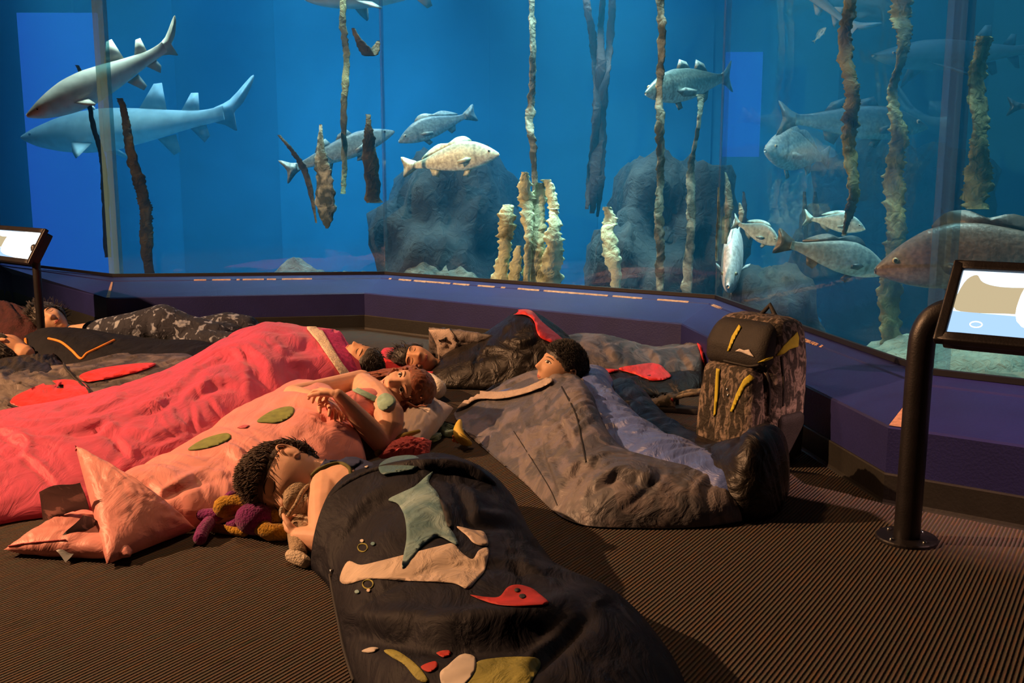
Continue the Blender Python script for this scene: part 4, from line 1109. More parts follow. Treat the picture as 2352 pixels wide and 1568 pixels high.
# ---------------------------------------------------------------- black, red and grey bag at the back
bb = thing('sleeping_bag', G(1300, 870), 'black sleeping bag with red edge and grey camouflage foot by the wall', 'sleeping bag')
bk = bag('outer_shell', [((960, 884), (1010, 842), .06, .5), ((1010, 892), (1075, 838), .125, .5), ((1100, 896), (1160, 832), .215, .55), ((1180, 898), (1225, 830), .290, .5), ((1255, 900), (1290, 832), .235, .5),
                         ((1350, 905), (1370, 838), .115, .5), ((1460, 912), (1475, 845), .09, .5), ((1580, 912), (1590, 850), .08, .5), ((1622, 905), (1632, 858), .06, .5)],
         M['black_bag'], bb, nu=190, nv=70, amp=.022, fu=5, fw=5, seed=21, e0=.08, e1=.05, fine=.5, creases=[([(1150, 790), (1200, 800), (1240, 785)], .018, 8), ([(1090, 830), (1140, 810), (1190, 830), (1230, 820)], .014, 8), ([(1120, 770), (1100, 810), (1090, 850)], .010, 7), ([(1330, 870), (1400, 885), (1480, 880)], .010, 7)])
gk_ = bag('foot_shell', [((1255, 885), (1280, 815), .10, .5), ((1310, 892), (1330, 822), .170, .5), ((1400, 896), (1415, 828), .165, .5), ((1480, 898), (1490, 832), .125, .5), ((1550, 898), (1560, 838), .140, .5),
                         ((1600, 896), (1605, 840), .175, .5), ((1622, 890), (1626, 842), .16, .5)],
          M['taupe_camo'], bb, nu=130, nv=54, amp=.018, fu=6, fw=6, seed=22, e0=.05, e1=.03, fine=.5, creases=[([(1380, 790), (1400, 820), (1430, 840)], .014, 8), ([(1470, 800), (1500, 830), (1500, 850)], .014, 8), ([(1550, 800), (1570, 830), (1590, 860)], .012, 7)])
bv_b = [bvh_of(bk), bvh_of(gk_)]
patch('red_edge', bv_b, [(1168, 724), (1190, 714), (1220, 716), (1245, 742), (1285, 775), (1310, 800), (1330, 830), (1372, 846), (1420, 850), (1400, 858), (1350, 852), (1326, 838), (1300, 805), (1262, 788), (1236, 772), (1225, 740), (1206, 726)], M['red_lining'], bb, step=7, smooth_outline=True, off=.006, label='red edge running over the hip')
patch('red_edge', bv_b, [(1420, 848), (1470, 838), (1508, 836), (1530, 852), (1540, 868), (1500, 876), (1460, 862)], M['red_lining'], bb, step=7, smooth_outline=True, off=.005)
patch('red_foot_panel', bv_b, [(1598, 776), (1610, 782), (1624, 812), (1630, 845), (1622, 868), (1612, 830)], M['red_lining'], bb, step=6, smooth_outline=True, off=.006, label='red end panel')
hd = MB(); hd.tube([G(1012, 860, .04), G(960, 862, .045), G(910, 856, .05), G(880, 836, .065), G(890, 814, .09), G(932, 805, .09)], [.012, .022, .032, .038, .034, .014], 14)
hd.build('hood', M['red_lining'], bb)['label'] = 'red hood lining around the head'
piping('hood_edge', [bvh_of(bb.children[-1])], [(868, 815), (880, 828), (905, 840), (950, 848), (1000, 852)], .004, M['dark_grey'], bb, lift=.001)

# grey rolled jacket or mat behind that head
jk = thing('folded_jacket', G(1050, 830), 'folded grey jacket with cream fleece lining against the black sleeping bag', 'jacket')
c1 = cushion('body', [G(985, 832, .03), G(1100, 838, .03), G(1135, 770, .20), G(985, 752, .22)], M['taupe_camo'], jk, thick=.045, seed=31, amp=.012)
patch('fleece_lining', bvh_of(c1), [(986, 750), (1018, 750), (1040, 765), (1052, 792), (1060, 822), (1030, 832), (1008, 828), (1005, 790)], M['grey_fleece'], jk, step=7, smooth_outline=True, off=.008, label='cream fleece lining')
patch('logo_tab', bvh_of(c1), [(1010, 778), (1026, 774), (1028, 782), (1012, 786)], M['black_print'], jk, step=5, off=.014)

# ---------------------------------------------------------------- dark red and grey bag at the left edge
lb = thing('sleeping_bag', G(220, 930), 'charcoal camouflage sleeping bag with red lining at the left edge', 'sleeping bag')
l1 = bag('outer_shell', [((470, 905), (480, 850), .085, .5), ((400, 935), (390, 852), .115, .6), ((300, 965), (285, 858), .125, .6), ((200, 985), (175, 868), .115, .55), ((100, 995), (70, 880), .115, .5), ((0, 1000), (-40, 885), .12, .5), ((-120, 1005), (-160, 890), .10, .5)],
         M['taupe_camo'], lb, nu=150, nv=64, amp=.028, fu=6, fw=7, seed=33, e0=.1, e1=.1, fine=.6)
bv_l = [bvh_of(l1)]
patch('red_lining', bv_l, [(22, 928), (60, 902), (110, 882), (160, 876), (195, 886), (206, 905), (198, 935), (182, 952), (120, 945), (60, 945)], M['red_lining'], lb, step=8, smooth_outline=True, off=.010, label='red lining panel at the mouth')
patch('red_lining', bv_l, [(182, 866), (215, 852), (270, 842), (330, 836), (358, 838), (330, 852), (280, 866), (240, 874), (200, 880)], M['red_lining'], lb, step=7, smooth_outline=True, off=.006)
patch('red_lining', bv_l, [(196, 945), (205, 922), (250, 918), (310, 895), (380, 870), (400, 880), (330, 912), (250, 945)], M['red_lining'], lb, step=7, smooth_outline=True, off=.006)
patch('dark_edge', bv_l, [(20, 955), (80, 948), (180, 954), (150, 975), (60, 982), (20, 975)], M['black_bag'], lb, step=8, smooth_outline=True, off=.006)
piping('zipper', bv_l, [(20, 935), (60, 945), (120, 950), (182, 955), (198, 938), (206, 905), (170, 872), (140, 832)], .005, M['black_print'], lb, lift=.010)
mb = MB(); p = G(80, 945, .075); mb.box(p, .012, .008, .02); mb.ball(p + Vector((0, -.004, .0)), .008, 8); mb.build('zip_pull', M['chrome'], lb)
jl = thing('crumpled_jacket', G(70, 900), 'crumpled dark brown jacket lying on the red lined bag', 'jacket')
bag('body', [((165, 905), (160, 858), .075, .5), ((110, 925), (110, 852), .115, .5), ((40, 935), (30, 852), .11, .5), ((-50, 945), (-60, 855), .10, .5)], M['dark_grey'], jl, nu=80, nv=50, amp=.03, fu=9, fw=9, seed=36, e0=.05, e1=.05, fine=.7)

# ================================================================== PEOPLE
def frame(center, face, crown, s=1.0):
    """head frame: local -Y looks along face, local Z points to the crown"""
    z = Vector(crown).normalized(); f = Vector(face)
    f = (f - z * f.dot(z)).normalized()
    y = -f; x = y.cross(z)
    return Matrix(((x.x, y.x, z.x, center[0]), (x.y, y.y, z.y, center[1]), (x.z, y.z, z.z, center[2]), (0, 0, 0, 1))) @ Matrix.Scale(s, 4)
def gs(x, s): return np.exp(-(x / s) ** 2)
HN, HM = 84, 128
def head_grid(grow=0.0):
    a = np.linspace(-np.pi / 2 + 1e-3, np.pi / 2 - 1e-3, HN)[:, None]
    t = np.linspace(-np.pi, np.pi, HM, endpoint=False)[None, :]
    x = np.cos(a) * np.sin(t); y = -np.cos(a) * np.cos(t); z = np.sin(a) + 0 * t     # t = 0 looks along -Y
    X = .073 * x; Y = .092 * y; Z = .108 * z
    k = np.clip((-z - .05) / .95, 0, 1)
    X = X * (1 - .30 * k ** 1.2)
    Y = np.where(y > 0, Y * (1.08 - .36 * k), Y * (1 - .04 * k))
    Y = np.where(y < 0, np.sign(Y) * np.abs(Y) ** 1.0 * .97, Y)
    X = X * (1 + .05 * np.clip(z, 0, 1) * (1 - np.clip(z, 0, 1)) * 4 * (y > -.2))
    fr = np.clip(-y * 1.6, 0, 1)
    ax = np.abs(X)
    nz = np.clip((.024 - Z) / .048, 0, 1)
    ridge = np.where(Z > -.026, .004 + .018 * nz ** 1.5, .022 * gs(Z + .026, .006)) * (Z < .04) * np.clip((.045 - Z) / .02, 0, 1)
    d = ridge * gs(X, .0085 + .003 * nz) + .006 * gs(ax - .011, .007) * gs(Z + .022, .008)
    d = d - .0080 * gs(ax - .032, .015) * gs(Z - .013, .011)
    d = d + .0035 * gs(ax - .032, .010) * gs(Z - .012, .007)
    d = d + .0032 * gs(ax - .03, .02) * gs(Z - .031, .008) + .0045 * gs(ax - .042, .018) * gs(Z + .022, .02)
    d = d + .0065 * gs(X, .021) * gs(Z + .054, .011) - .0052 * gs(X, .021) * gs(Z + .0545, .0024) - .002 * gs(X, .02) * gs(Z + .070, .005)
    d = d + .008 * gs(X, .022) * gs(Z + .090, .014)
    Y = Y - d * fr
    return np.stack([X, Y, Z], axis=2), x, y, z, t + 0 * a
def grid_faces(n, m):
    fs = []
    for i in range(n - 1):
        for j in range(m): fs.append((i * m + j, i * m + (j + 1) % m, (i + 1) * m + (j + 1) % m, (i + 1) * m + j))
    fs.append(tuple(range(m - 1, -1, -1))); fs.append(tuple((n - 1) * m + j for j in range(m)))
    return fs
HG, _hx, _hy, _hz, HT = head_grid()
HEAD_V = [Vector(p) for p in HG.reshape(-1, 3)]
HEAD_F = grid_faces(HN, HM)
HEAD_BVH = BVHTree.FromPolygons(HEAD_V, HEAD_F)
def ear_parts(mb, T):
    for sg in (-1, 1):
        c = Vector((sg * .073, .012, .0))
        pts = [c + Vector((sg * (.006 + .006 * math.sin(a)), .016 * math.cos(a) + .004, .029 * math.sin(a) + .002)) for a in np.linspace(-2.2, 2.4, 14)]
        mb.tube([T @ p for p in pts], .0042 * T.to_scale()[0], 8)
        mb.ball(T @ (c + Vector((sg * .001, .004, -.002))), 1, 12, M=Matrix.Scale(T.to_scale()[0], 3) @ (T.to_3x3().normalized()) @ Matrix.Diagonal((.007, .014, .024)))
def stamp(name, T, poly, mat, parent, off=.0012, step=.003, z0=None):
    """flat feature laid on the face; poly in face coordinates (x, z)"""
    vs, fs = fill2d(poly, step)
    pos = []
    for p in vs:
        h = HEAD_BVH.ray_cast(Vector((p.x, -.2, p.y)), Vector((0, 1, 0)))
        y = h[0].y if h[0] is not None else -.07
        pos.append(Vector((p.x, y - off, p.y)))
    n = len(pos)
    F2 = list(fs)
    edges = {}
    for f in F2:
        for a in range(len(f)): edges[(f[a], f[(a + 1) % len(f)])] = 1
    side = [e for e in edges if (e[1], e[0]) not in edges]
    low = [p + Vector((0, .004, 0)) for p in pos]
    return obj(name, [T @ p for p in pos + low], F2 + [(b, a, a + n, b + n) for a, b in side], mat, parent)
def arc(cx, cz, w_, h, up=1, th=.0016, n=9, tilt=0.0):
    """thin crescent outline"""
    o = []
    for i in range(n):
        u = -1 + 2 * i / (n - 1); o.append((cx + u * w_, cz + up * h * (1 - u * u) + th * (1 - u * u * .8) + tilt * u))
    for i in range(n - 1, -1, -1):
        u = -1 + 2 * i / (n - 1); o.append((cx + u * w_, cz + up * h * (1 - u * u) - th * (1 - u * u * .8) + tilt * u))
    return o
def oval(cx, cz, rx, rz, n=14): return [(cx + rx * math.cos(2 * math.pi * i / n), cz + rz * math.sin(2 * math.pi * i / n)) for i in range(n)]

M['lip'] = plain('lips', (0.52, 0.16, 0.13), rough=.45, var=.1)
M['lash'] = plain('dark_lashes', (0.03, 0.016, 0.010), rough=.8)
M['eye_white'] = plain('eye_white', (0.80, 0.76, 0.70), rough=.2, var=.02)
M['iris'] = plain('dark_iris', (0.035, 0.022, 0.014), rough=.15)
M['teeth'] = plain('teeth', (0.85, 0.82, 0.74), rough=.3, var=.02)
M['skin_fair'] = skin_mat('fair_skin', (0.74, 0.43, 0.30))
M['skin_tan'] = skin_mat('tan_skin', (0.62, 0.36, 0.22))
M['skin_warm'] = skin_mat('warm_skin', (0.66, 0.36, 0.21))
def face(T, parent, eyes='closed', brow='lash', smile=False):
    for sg in (-1, 1):
        if eyes == 'open':
            e = stamp('eye', T, oval(sg * .031, .012, .0125, .0055), M['eye_white'], parent, off=.0022)
            stamp('iris', T, oval(sg * .031, .012, .0055, .0054), M['iris'], e, off=.0030, step=.002)
            stamp('lash_line', T, arc(sg * .031, .0125, .0145, .0060, 1, .0013), M['lash'], e, off=.0032, step=.003)
        else:
            stamp('lash_line', T, arc(sg * .031, .010, .0140, .0050, -1, .0012), M['lash'], parent, off=.0016, step=.003)
        stamp('eyebrow', T, arc(sg * .031, .027, .0175, .005, 1, .0019), M[brow], parent, off=.0014, step=.004)
    if smile:
        m_ = stamp('lips', T, [(-.025, -.047), (-.012, -.0490), (0, -.0505), (.012, -.0490), (.025, -.047), (.016, -.0590), (0, -.0640), (-.016, -.0590)], M['lip'], parent, off=.0022, step=.004)
        stamp('teeth', T, [(-.016, -.0515), (0, -.0535), (.016, -.0515), (.010, -.0570), (0, -.0590), (-.010, -.0570)], M['teeth'], m_, off=.0036, step=.004)
    else:
        stamp('lips', T, [(-.020, -.0545), (-.008, -.0500), (0, -.0512), (.008, -.0500), (.020, -.0545), (.010, -.0605), (0, -.0620), (-.010, -.0605)], M['lip'], parent, off=.0014, step=.004)

def hair_cap(T, mat, parent, thick=.012, front=.058, side=.0, back=-.07, seed=0, rough=.5, tufts=0, tl=.03, sweep=(0, 0, 0)):
    """hair grown over the scalp, with loose tufts; hairline heights at front, side and back"""
    at_ = np.abs(HT)
    line = np.interp(at_, [0, .55, 1.05, 1.4, 1.85, 2.15, 2.6, np.pi], [front, front * .98, front * .7 + side * .2, side, side, back * .6, back, back])
    Z = HG[:, :, 2]
    n_ = HG / np.linalg.norm(HG * np.array([1.4, 1.1, 1.0]), axis=2, keepdims=True)
    keep = Z > line - .012
    vs = []; idx = -np.ones((HN, HM), int)
    rnd = random.Random(seed)
    tf = []
    for i in range(HN):
        for j in range(HM):
            if not keep[i, j]: continue
            m_ = min(1.0, max(0.0, (Z[i, j] - line[i, j] + .012) / .03))
            q = Vector(HG[i, j]) * 40 + Vector((seed, 0, 0))
            nn = rough * (noise.noise(q) * .5 + .5 * noise.noise(Vector((q.x * 2.5, q.y * 2.5, q.z))))
            th = -.003 + (thick + .003) * m_ ** .6 * (1 + nn)
            p = Vector(HG[i, j]) + Vector(n_[i, j]).normalized() * th
            idx[i, j] = len(vs); vs.append(p)
            if tufts and m_ > .4 and rnd.random() < tufts: tf.append((p, Vector(n_[i, j]).normalized()))
    fs = []
    for i in range(HN - 1):
        for j in range(HM):
            a = (idx[i, j], idx[i, (j + 1) % HM], idx[i + 1, (j + 1) % HM], idx[i + 1, j])
            if min(a) >= 0: fs.append(a)
    fs.append(tuple(idx[HN - 1, j] for j in range(HM)))
    mb = MB(); mb.add(vs, fs)
    sw = Vector(sweep)
    for p, nv in tf:
        d = (nv * .8 + sw + Vector((rnd.uniform(-.4, .4), rnd.uniform(-.4, .4), rnd.uniform(-.4, .4)))).normalized()
        l = tl * rnd.uniform(.6, 1.3)
        mb.tube([p - nv * .004, p + (nv * .5 + d * .5) * l * .5, p + d * l], [.0019, .0015, .0004], 4, caps=False)
    mb.v = [T @ v for v in mb.v]
    return mb.build('hair', mat, parent)

def hand(mb, wrist, knuckle, palm_n, curl=0.6, s=1.0, side=1, spread=.10, thumb=True, curl_end=None):
    """palm and five fingers; palm_n points out of the palm side; side=+1: thumb towards d x palm_n"""
    wrist = Vector(wrist); d = (Vector(knuckle) - wrist).normalized()
    pn = Vector(palm_n); pn = (pn - d * pn.dot(d)).normalized()
    ac = d.cross(pn).normalized() * side      # towards the thumb
    pl = .062 * s
    for k in range(4):                         # palm as four metacarpals
        o = (1.5 - k) * .0155 * s
        mb.tube([wrist + ac * o * .55 + d * .006 * s, wrist + ac * o * .9 + d * pl * .55, wrist + ac * o + d * pl], [.0128 * s, .0135 * s, .0105 * s], 10)
    ln = [.062, .070, .065, .050]
    for k in range(4):
        o = (1.5 - k) * .0155 * s
        p = wrist + ac * o + d * pl * .96
        dd = (d + ac * (1.5 - k) * spread).normalized()
        L_ = ln[k] * s
        c = curl * (1 + .12 * k)
        pts = [p]; ang = c * .35
        for seg, f_ in enumerate((.46, .30, .24)):
            v = dd * math.cos(ang) + pn * math.sin(ang)
            p = p + v * L_ * f_; pts.append(p); ang += c * (.75 if seg == 0 else .6)
        mb.tube(pts, [.0082 * s, .0077 * s, .0070 * s, .0058 * s], 10)
    if thumb:
        b = wrist + ac * .018 * s + d * .018 * s + pn * .004 * s
        m1 = b + (ac * .75 + d * .65 + pn * .25).normalized() * .032 * s
        m2 = m1 + (ac * .35 + d * .85 + pn * .35).normalized() * .026 * s
        m3 = m2 + (ac * .1 + d * .9 + pn * .4).normalized() * .018 * s
        mb.tube([b, m1, m2, m3], [.0125 * s, .0100 * s, .0085 * s, .0066 * s], 10)
def new_person(loc, label): return thing('person', loc, label, 'person')
def body(mb, mat, parent, voxel=.003, it=4):
    o = mb.build('body', mat, parent)
    bake(o, [('REMESH', dict(mode='VOXEL', voxel_size=voxel)), ('SMOOTH', dict(factor=.5, iterations=it))])
    return o
def add_head(mb, T):
    mb.add([T @ v for v in HEAD_V], HEAD_F)
    ear_parts(mb, T)

M['hair_brown'] = hair_mat('brown_hair', (0.075, 0.038, 0.018), .55)
M['hair_auburn'] = hair_mat('auburn_hair', (0.20, 0.050, 0.018), .5)
M['hair_black'] = hair_mat('black_hair', (0.014, 0.010, 0.008), .5)
M['hair_dark'] = hair_mat('dark_red_hair', (0.045, 0.012, 0.010), .5)
M['navy_knit'] = plain('navy_jersey', (0.012, 0.022, 0.085), rough=.85, var=.2, scale=40)
M['green_trim'] = plain('olive_binding', (0.10, 0.10, 0.02), rough=.8)

# ---------------------------------------------------------------- boy in the foreground
pb = new_person(G(680, 1190), 'person in navy tank top asleep face down in the foreground, holding plush toy')
hc = G(662, 1100, .125)
T = frame(hc, (-.42, -.82, -.28), (-.95, .12, .10), 1.02)
mb = MB(); add_head(mb, T)
neck0 = T @ Vector((0, .02, -.06)); sh = G(775, 1105, .15)
mb.tube([neck0, T @ Vector((0, .03, -.11)), G(765, 1108, .115)], [.050, .046, .050], 18)
mb.tube([G(758, 1118, .110), G(790, 1126, .105), G(840, 1150, .09)], [.062, .070, .070], 24)
# upper arm near the camera goes down into the bag, the forearm comes out at the floor
mb.tube([G(755, 1122, .11), G(748, 1165, .09), G(745, 1215, .06), G(740, 1240, .045)], [.056, .046, .038, .034], 16)
mb.tube([G(740, 1240, .045), G(712, 1236, .042), G(690, 1234, .040)], [.034, .031, .026], 16)
hand(mb, G(694, 1234, .040), G(672, 1222, .040), (.2, .6, .6), curl=1.1, s=.80, side=-1)
body(mb, M['skin_fair'], pb, .003, 4)
hair_cap(T, M['hair_brown'], pb, thick=.011, front=.044, side=.036, back=-.05, seed=3, rough=.3, tufts=.7, tl=.020, sweep=(.1, -1.1, .5))
face(T, pb, 'closed', 'lash')
# tank top: back panel and strap with olive binding
tt = MB(); tt.tube([G(806, 1108, .105), G(840, 1130, .10), G(900, 1170, .09)], [.072, .080, .08], 26, flat=((0, 0, 1), .95))
top = tt.build('tank_top', M['navy_knit'], pb)
bvt = [bvh_of(top), bvh_of(pb.children[0])]
piping('arm_binding', bvt, [(718, 1092), (735, 1078), (760, 1068), (785, 1066), (802, 1076), (806, 1092)], .005, M['green_trim'], top, lift=.002)
patch('shoulder_strap', bvt, [(736, 1078), (748, 1056), (775, 1050), (810, 1054), (830, 1062), (806, 1078), (785, 1066), (760, 1066)], M['navy_knit'], top, step=6, off=.004, smooth_outline=True)

# ---------------------------------------------------------------- red-haired girl
pg = new_person(G(840, 990), 'person in coral and mint top lying on back with arms folded, smiling')
hc = G(926, 898, .150)
T = frame(hc, (-.20, -.80, .56), (.93, -.06, .20), .98)
mb = MB(); add_head(mb, T)
mb.tube([T @ Vector((0, .02, -.05)), T @ Vector((0, .025, -.11)), G(856, 922, .125)], [.046, .042, .050], 18)
mb.tube([G(852, 930, .115), G(820, 945, .115), G(760, 968, .11)], [.070, .085, .080], 26, flat=((0, 0, 1), .85))
mb.tube([G(835, 890, .13), G(860, 915, .135), G(885, 945, .13)], [.055, .062, .055], 18)
S1, E1, W1 = G(893, 952, .135), G(882, 1022, .052), G(776, 906, .230)
mb.tube([S1, S1.lerp(E1, .5) + Vector((.012, 0, .01)), E1], [.050, .043, .036], 18)
mb.tube([E1, E1.lerp(W1, .35), E1.lerp(W1, .75), W1], [.036, .036, .027, .019], 18)
hand(mb, W1, G(728, 894, .232), (-.15, -.35, -.9), curl=.85, s=.95, side=1, spread=.16)
S2, E2, W2 = G(830, 878, .14), G(672, 906, .160), G(752, 926, .180)
mb.tube([S2, S2.lerp(E2, .5), E2], [.048, .040, .034], 18)
mb.tube([E2, E2.lerp(W2, .5), W2], [.034, .031, .019], 18)
hand(mb, W2, G(792, 950, .172), (-.1, -.5, -.8), curl=.5, s=.95, side=-1, spread=.16)
body(mb, M['skin_fair'], pg, .003, 4)
face(T, pg, 'open', 'hair_auburn', smile=True)
hr = hair_cap(T, M['hair_auburn'], pg, thick=.014, front=.060, side=-.01, back=-.08, seed=8, rough=.4)
# long locks falling to the pillow and over the shoulder
rnd = random.Random(4); mb = MB()
for k in range(70):
    a = rnd.uniform(.5, 2.9) * rnd.choice((-1, 1)); zz = rnd.uniform(-.03, .085)
    p0 = T @ Vector((math.sin(a) * .078, -math.cos(a) * .09 * .9, zz))
    if a < 0:      # far side: sweeps down behind the neck to the left
        e = G(rnd.uniform(808, 872), rnd.uniform(862, 885), rnd.uniform(.06, .16)); m_ = p0.lerp(e, .5) + Vector((0, .05, .0))
    else:
        e = G(rnd.uniform(930, 985), rnd.uniform(905, 935), rnd.uniform(.09, .13)); m_ = p0.lerp(e, .5) + Vector((.01, -.005, -.01))
    pts = catmull([tuple(p0), tuple(m_), tuple(e)], 9)
    mb.tube([Vector(p) + Vector((0, 0, .004 * math.sin(i * 1.7 + k))) for i, p in enumerate(pts)], list(np.linspace(.0065, .002, 9)), 6, caps=False)
mb.build('hair_locks', M['hair_auburn'], pg)
M['cami_pink'] = nylon('coral_pink_jersey', (0.72, 0.20, 0.20), rough=.7, wr=.35, wscale=22)
M['mint'] = plain('mint_knit', (0.30, 0.48, 0.38), rough=.85, var=.15, scale=60)
ct = MB(); ct.tube([G(864, 934, .112), G(838, 946, .116), G(776, 968, .112)], [.076, .094, .088], 28, flat=((0, 0, 1), .88))
cami = ct.build('camisole', M['cami_pink'], pg)
bvc = [bvh_of(cami), bvh_of(pg.children[0])]
patch('neck_trim', [bvc[0]], [(770, 876), (800, 884), (836, 900), (868, 916), (866, 928), (832, 912), (796, 895), (768, 886)], M['mint'], cami, step=6, off=.006, smooth_outline=True, label='mint green neckline')
patch('shoulder_ruffle', [bvc[1]], [(868, 918), (884, 906), (902, 914), (906, 926), (886, 944), (872, 938)], M['mint'], cami, step=6, off=.006, smooth_outline=True, label='mint shoulder ruffle')

# ---------------------------------------------------------------- woman in the magenta bag
pw_ = new_person(G(815, 870), 'person lying face up at the mouth of the magenta sleeping bag')
hc = G(826, 831, .105)
T = frame(hc, (-.10, -.30, .95), (.86, -.30, -.12), .92)
mb = MB(); add_head(mb, T)
mb.tube([T @ Vector((0, .02, -.05)), T @ Vector((0, .025, -.12)), G(768, 848, .09)], [.048, .048, .062], 18)
body(mb, M['skin_warm'], pw_, .004, 3)
face(T, pw_, 'closed', 'lash')
hair_cap(T, M['hair_black'], pw_, thick=.010, front=.055, side=-.01, back=-.08, seed=12, rough=.4, tufts=.12, tl=.02, sweep=(.4, .6, -.3))

# ---------------------------------------------------------------- child in the black and red bag
pc = new_person(G(965, 850), 'person asleep on one side inside the black red-hooded sleeping bag')
hc = G(955, 829, .085)
T = frame(hc, (.10, -.86, .50), (-.93, .05, .15), .92)
mb = MB(); add_head(mb, T)
mb.tube([T @ Vector((0, .02, -.05)), T @ Vector((0, .03, -.10))], [.044, .036], 18)
body(mb, M['skin_warm'], pc, .004, 3)
face(T, pc, 'closed', 'lash')
hair_cap(T, M['hair_black'], pc, thick=.014, front=.050, side=-.015, back=-.08, seed=15, rough=.4, tufts=.03, tl=.03)

# ---------------------------------------------------------------- boy in the grey bag
pd = new_person(G(1290, 900), 'person looking left, lying in the open grey sleeping bag')
hc = G(1287, 851, .175)
T = frame(hc, (-.86, -.28, .30), (.38, .10, .80), .95)
mb = MB(); add_head(mb, T)
mb.tube([T @ Vector((0, .02, -.05)), T @ Vector((0, .025, -.11)), G(1310, 905, .11)], [.048, .046, .06], 18)
body(mb, M['skin_tan'], pd, .004, 3)
face(T, pd, 'open', 'lash')
hair_cap(T, M['hair_black'], pd, thick=.012, front=.052, side=.02, back=-.07, seed=18, rough=.35, tufts=.6, tl=.014, sweep=(0, -.9, .4))
cz = MB(); cz.tube([G(1248, 890, .13), G(1275, 893, .15), G(1310, 888, .15), G(1340, 880, .14)], [.016, .024, .026, .02], 12); cz.build('collar', M['grey_fleece'], pd)

# ---------------------------------------------------------------- person in print pyjamas, far left
M['pyjama'] = blotchy('dark_print_pyjamas', (0.020, 0.024, 0.040), (0.22, 0.26, 0.34), scale=28, th=.585, soft=.03, rough=.85, c3=(0.34, 0.38, 0.44), th3=.70, wr=.5, detail=1.5)
pe = new_person(G(300, 800), 'person in dark star print pyjamas curled up by the far wall')
hc = G(118, 738, .12)
T = frame(hc, (.55, -.75, .25), (-.75, .10, .45), .98)
mb = MB(); add_head(mb, T)
mb.tube([T @ Vector((0, .02, -.05)), T @ Vector((0, .03, -.11)), G(235, 758, .10)], [.046, .046, .05], 18)
mb.tube([G(240, 762, .07), G(215, 760, .065), G(200, 760, .065)], [.034, .032, .027], 14)
hand(mb, G(204, 760, .065), G(185, 762, .07), (0, .2, 1), curl=.8, s=.85, side=1)
body(mb, M['skin_tan'], pe, .004, 3)
hair_cap(T, M['hair_black'], pe, thick=.02, front=.05, side=-.03, back=-.09, seed=22, rough=.6, tufts=.06, tl=.04)
face(T, pe, 'closed', 'lash')
mb = MB()
mb.tube([G(212, 760, .10), G(250, 760, .10), G(310, 755, .115), G(375, 746, .13)], [.055, .075, .09, .112], 24)
mb.tube([G(380, 748, .13), G(430, 762, .10), G(500, 772, .08), G(560, 768, .075)], [.108, .09, .075, .065], 20)
mb.tube([G(400, 775, .07), G(470, 785, .06), G(550, 788, .055)], [.07, .065, .055], 18)
mb.tube([G(470, 752, .11), G(520, 748, .12), G(570, 756, .10), G(600, 772, .06)], [.06, .075, .075, .05], 18)
mb.tube([G(262, 752, .11), G(240, 762, .075)], [.05, .043], 14)
pj = mb.build('pyjamas', M['pyjama'], pe)
bake(pj, [('REMESH', dict(mode='VOXEL', voxel_size=.007)), ('SMOOTH', dict(factor=.5, iterations=4))])
# ---------------------------------------------------------------- person in dark jersey at the left edge
M['jersey'] = nylon('charcoal_jersey', (0.012, 0.013, 0.018), rough=.8, wr=.3, sheen=0, spec=.15)
M['orange'] = plain('orange_piping', (0.75, 0.26, 0.03), rough=.7)
pf = new_person(G(200, 850), 'person in charcoal jersey with orange piping at the left edge')
hc = G(10, 806, .11)
T = frame(hc, (-.1, .85, .35), (-.95, .05, .10), 1.0)
mb = MB(); add_head(mb, T)
mb.tube([T @ Vector((0, .0, -.05)), T @ Vector((0, .01, -.10))], [.05, .046], 18)
body(mb, M['skin_warm'], pf, .004, 3)
hair_cap(T, M['hair_black'], pf, thick=.012, front=.05, side=-.01, back=-.085, seed=25, rough=.5, tufts=.06, tl=.02)
js = bag('jersey', [((56, 858), (62, 815), .13, .5), ((110, 872), (110, 808), .165, .5), ((190, 880), (190, 806), .165, .5), ((280, 884), (280, 808), .145, .5), ((370, 884), (370, 812), .125, .5), ((470, 880), (470, 815), .11, .5), ((560, 875), (560, 820), .08, .5)],
         M['jersey'], pf, nu=110, nv=50, amp=.012, fu=5, fw=5, seed=41, e0=.0, e1=.1)
bvj = [bvh_of(js)]
piping('orange_piping', bvj, [(112, 778), (140, 786), (165, 805), (186, 824), (200, 812), (225, 800), (262, 782)], .006, M['orange'], js, lift=.002)
piping('neck_piping', bvj, [(60, 780), (62, 800), (62, 828)], .007, M['orange'], js, lift=.004)

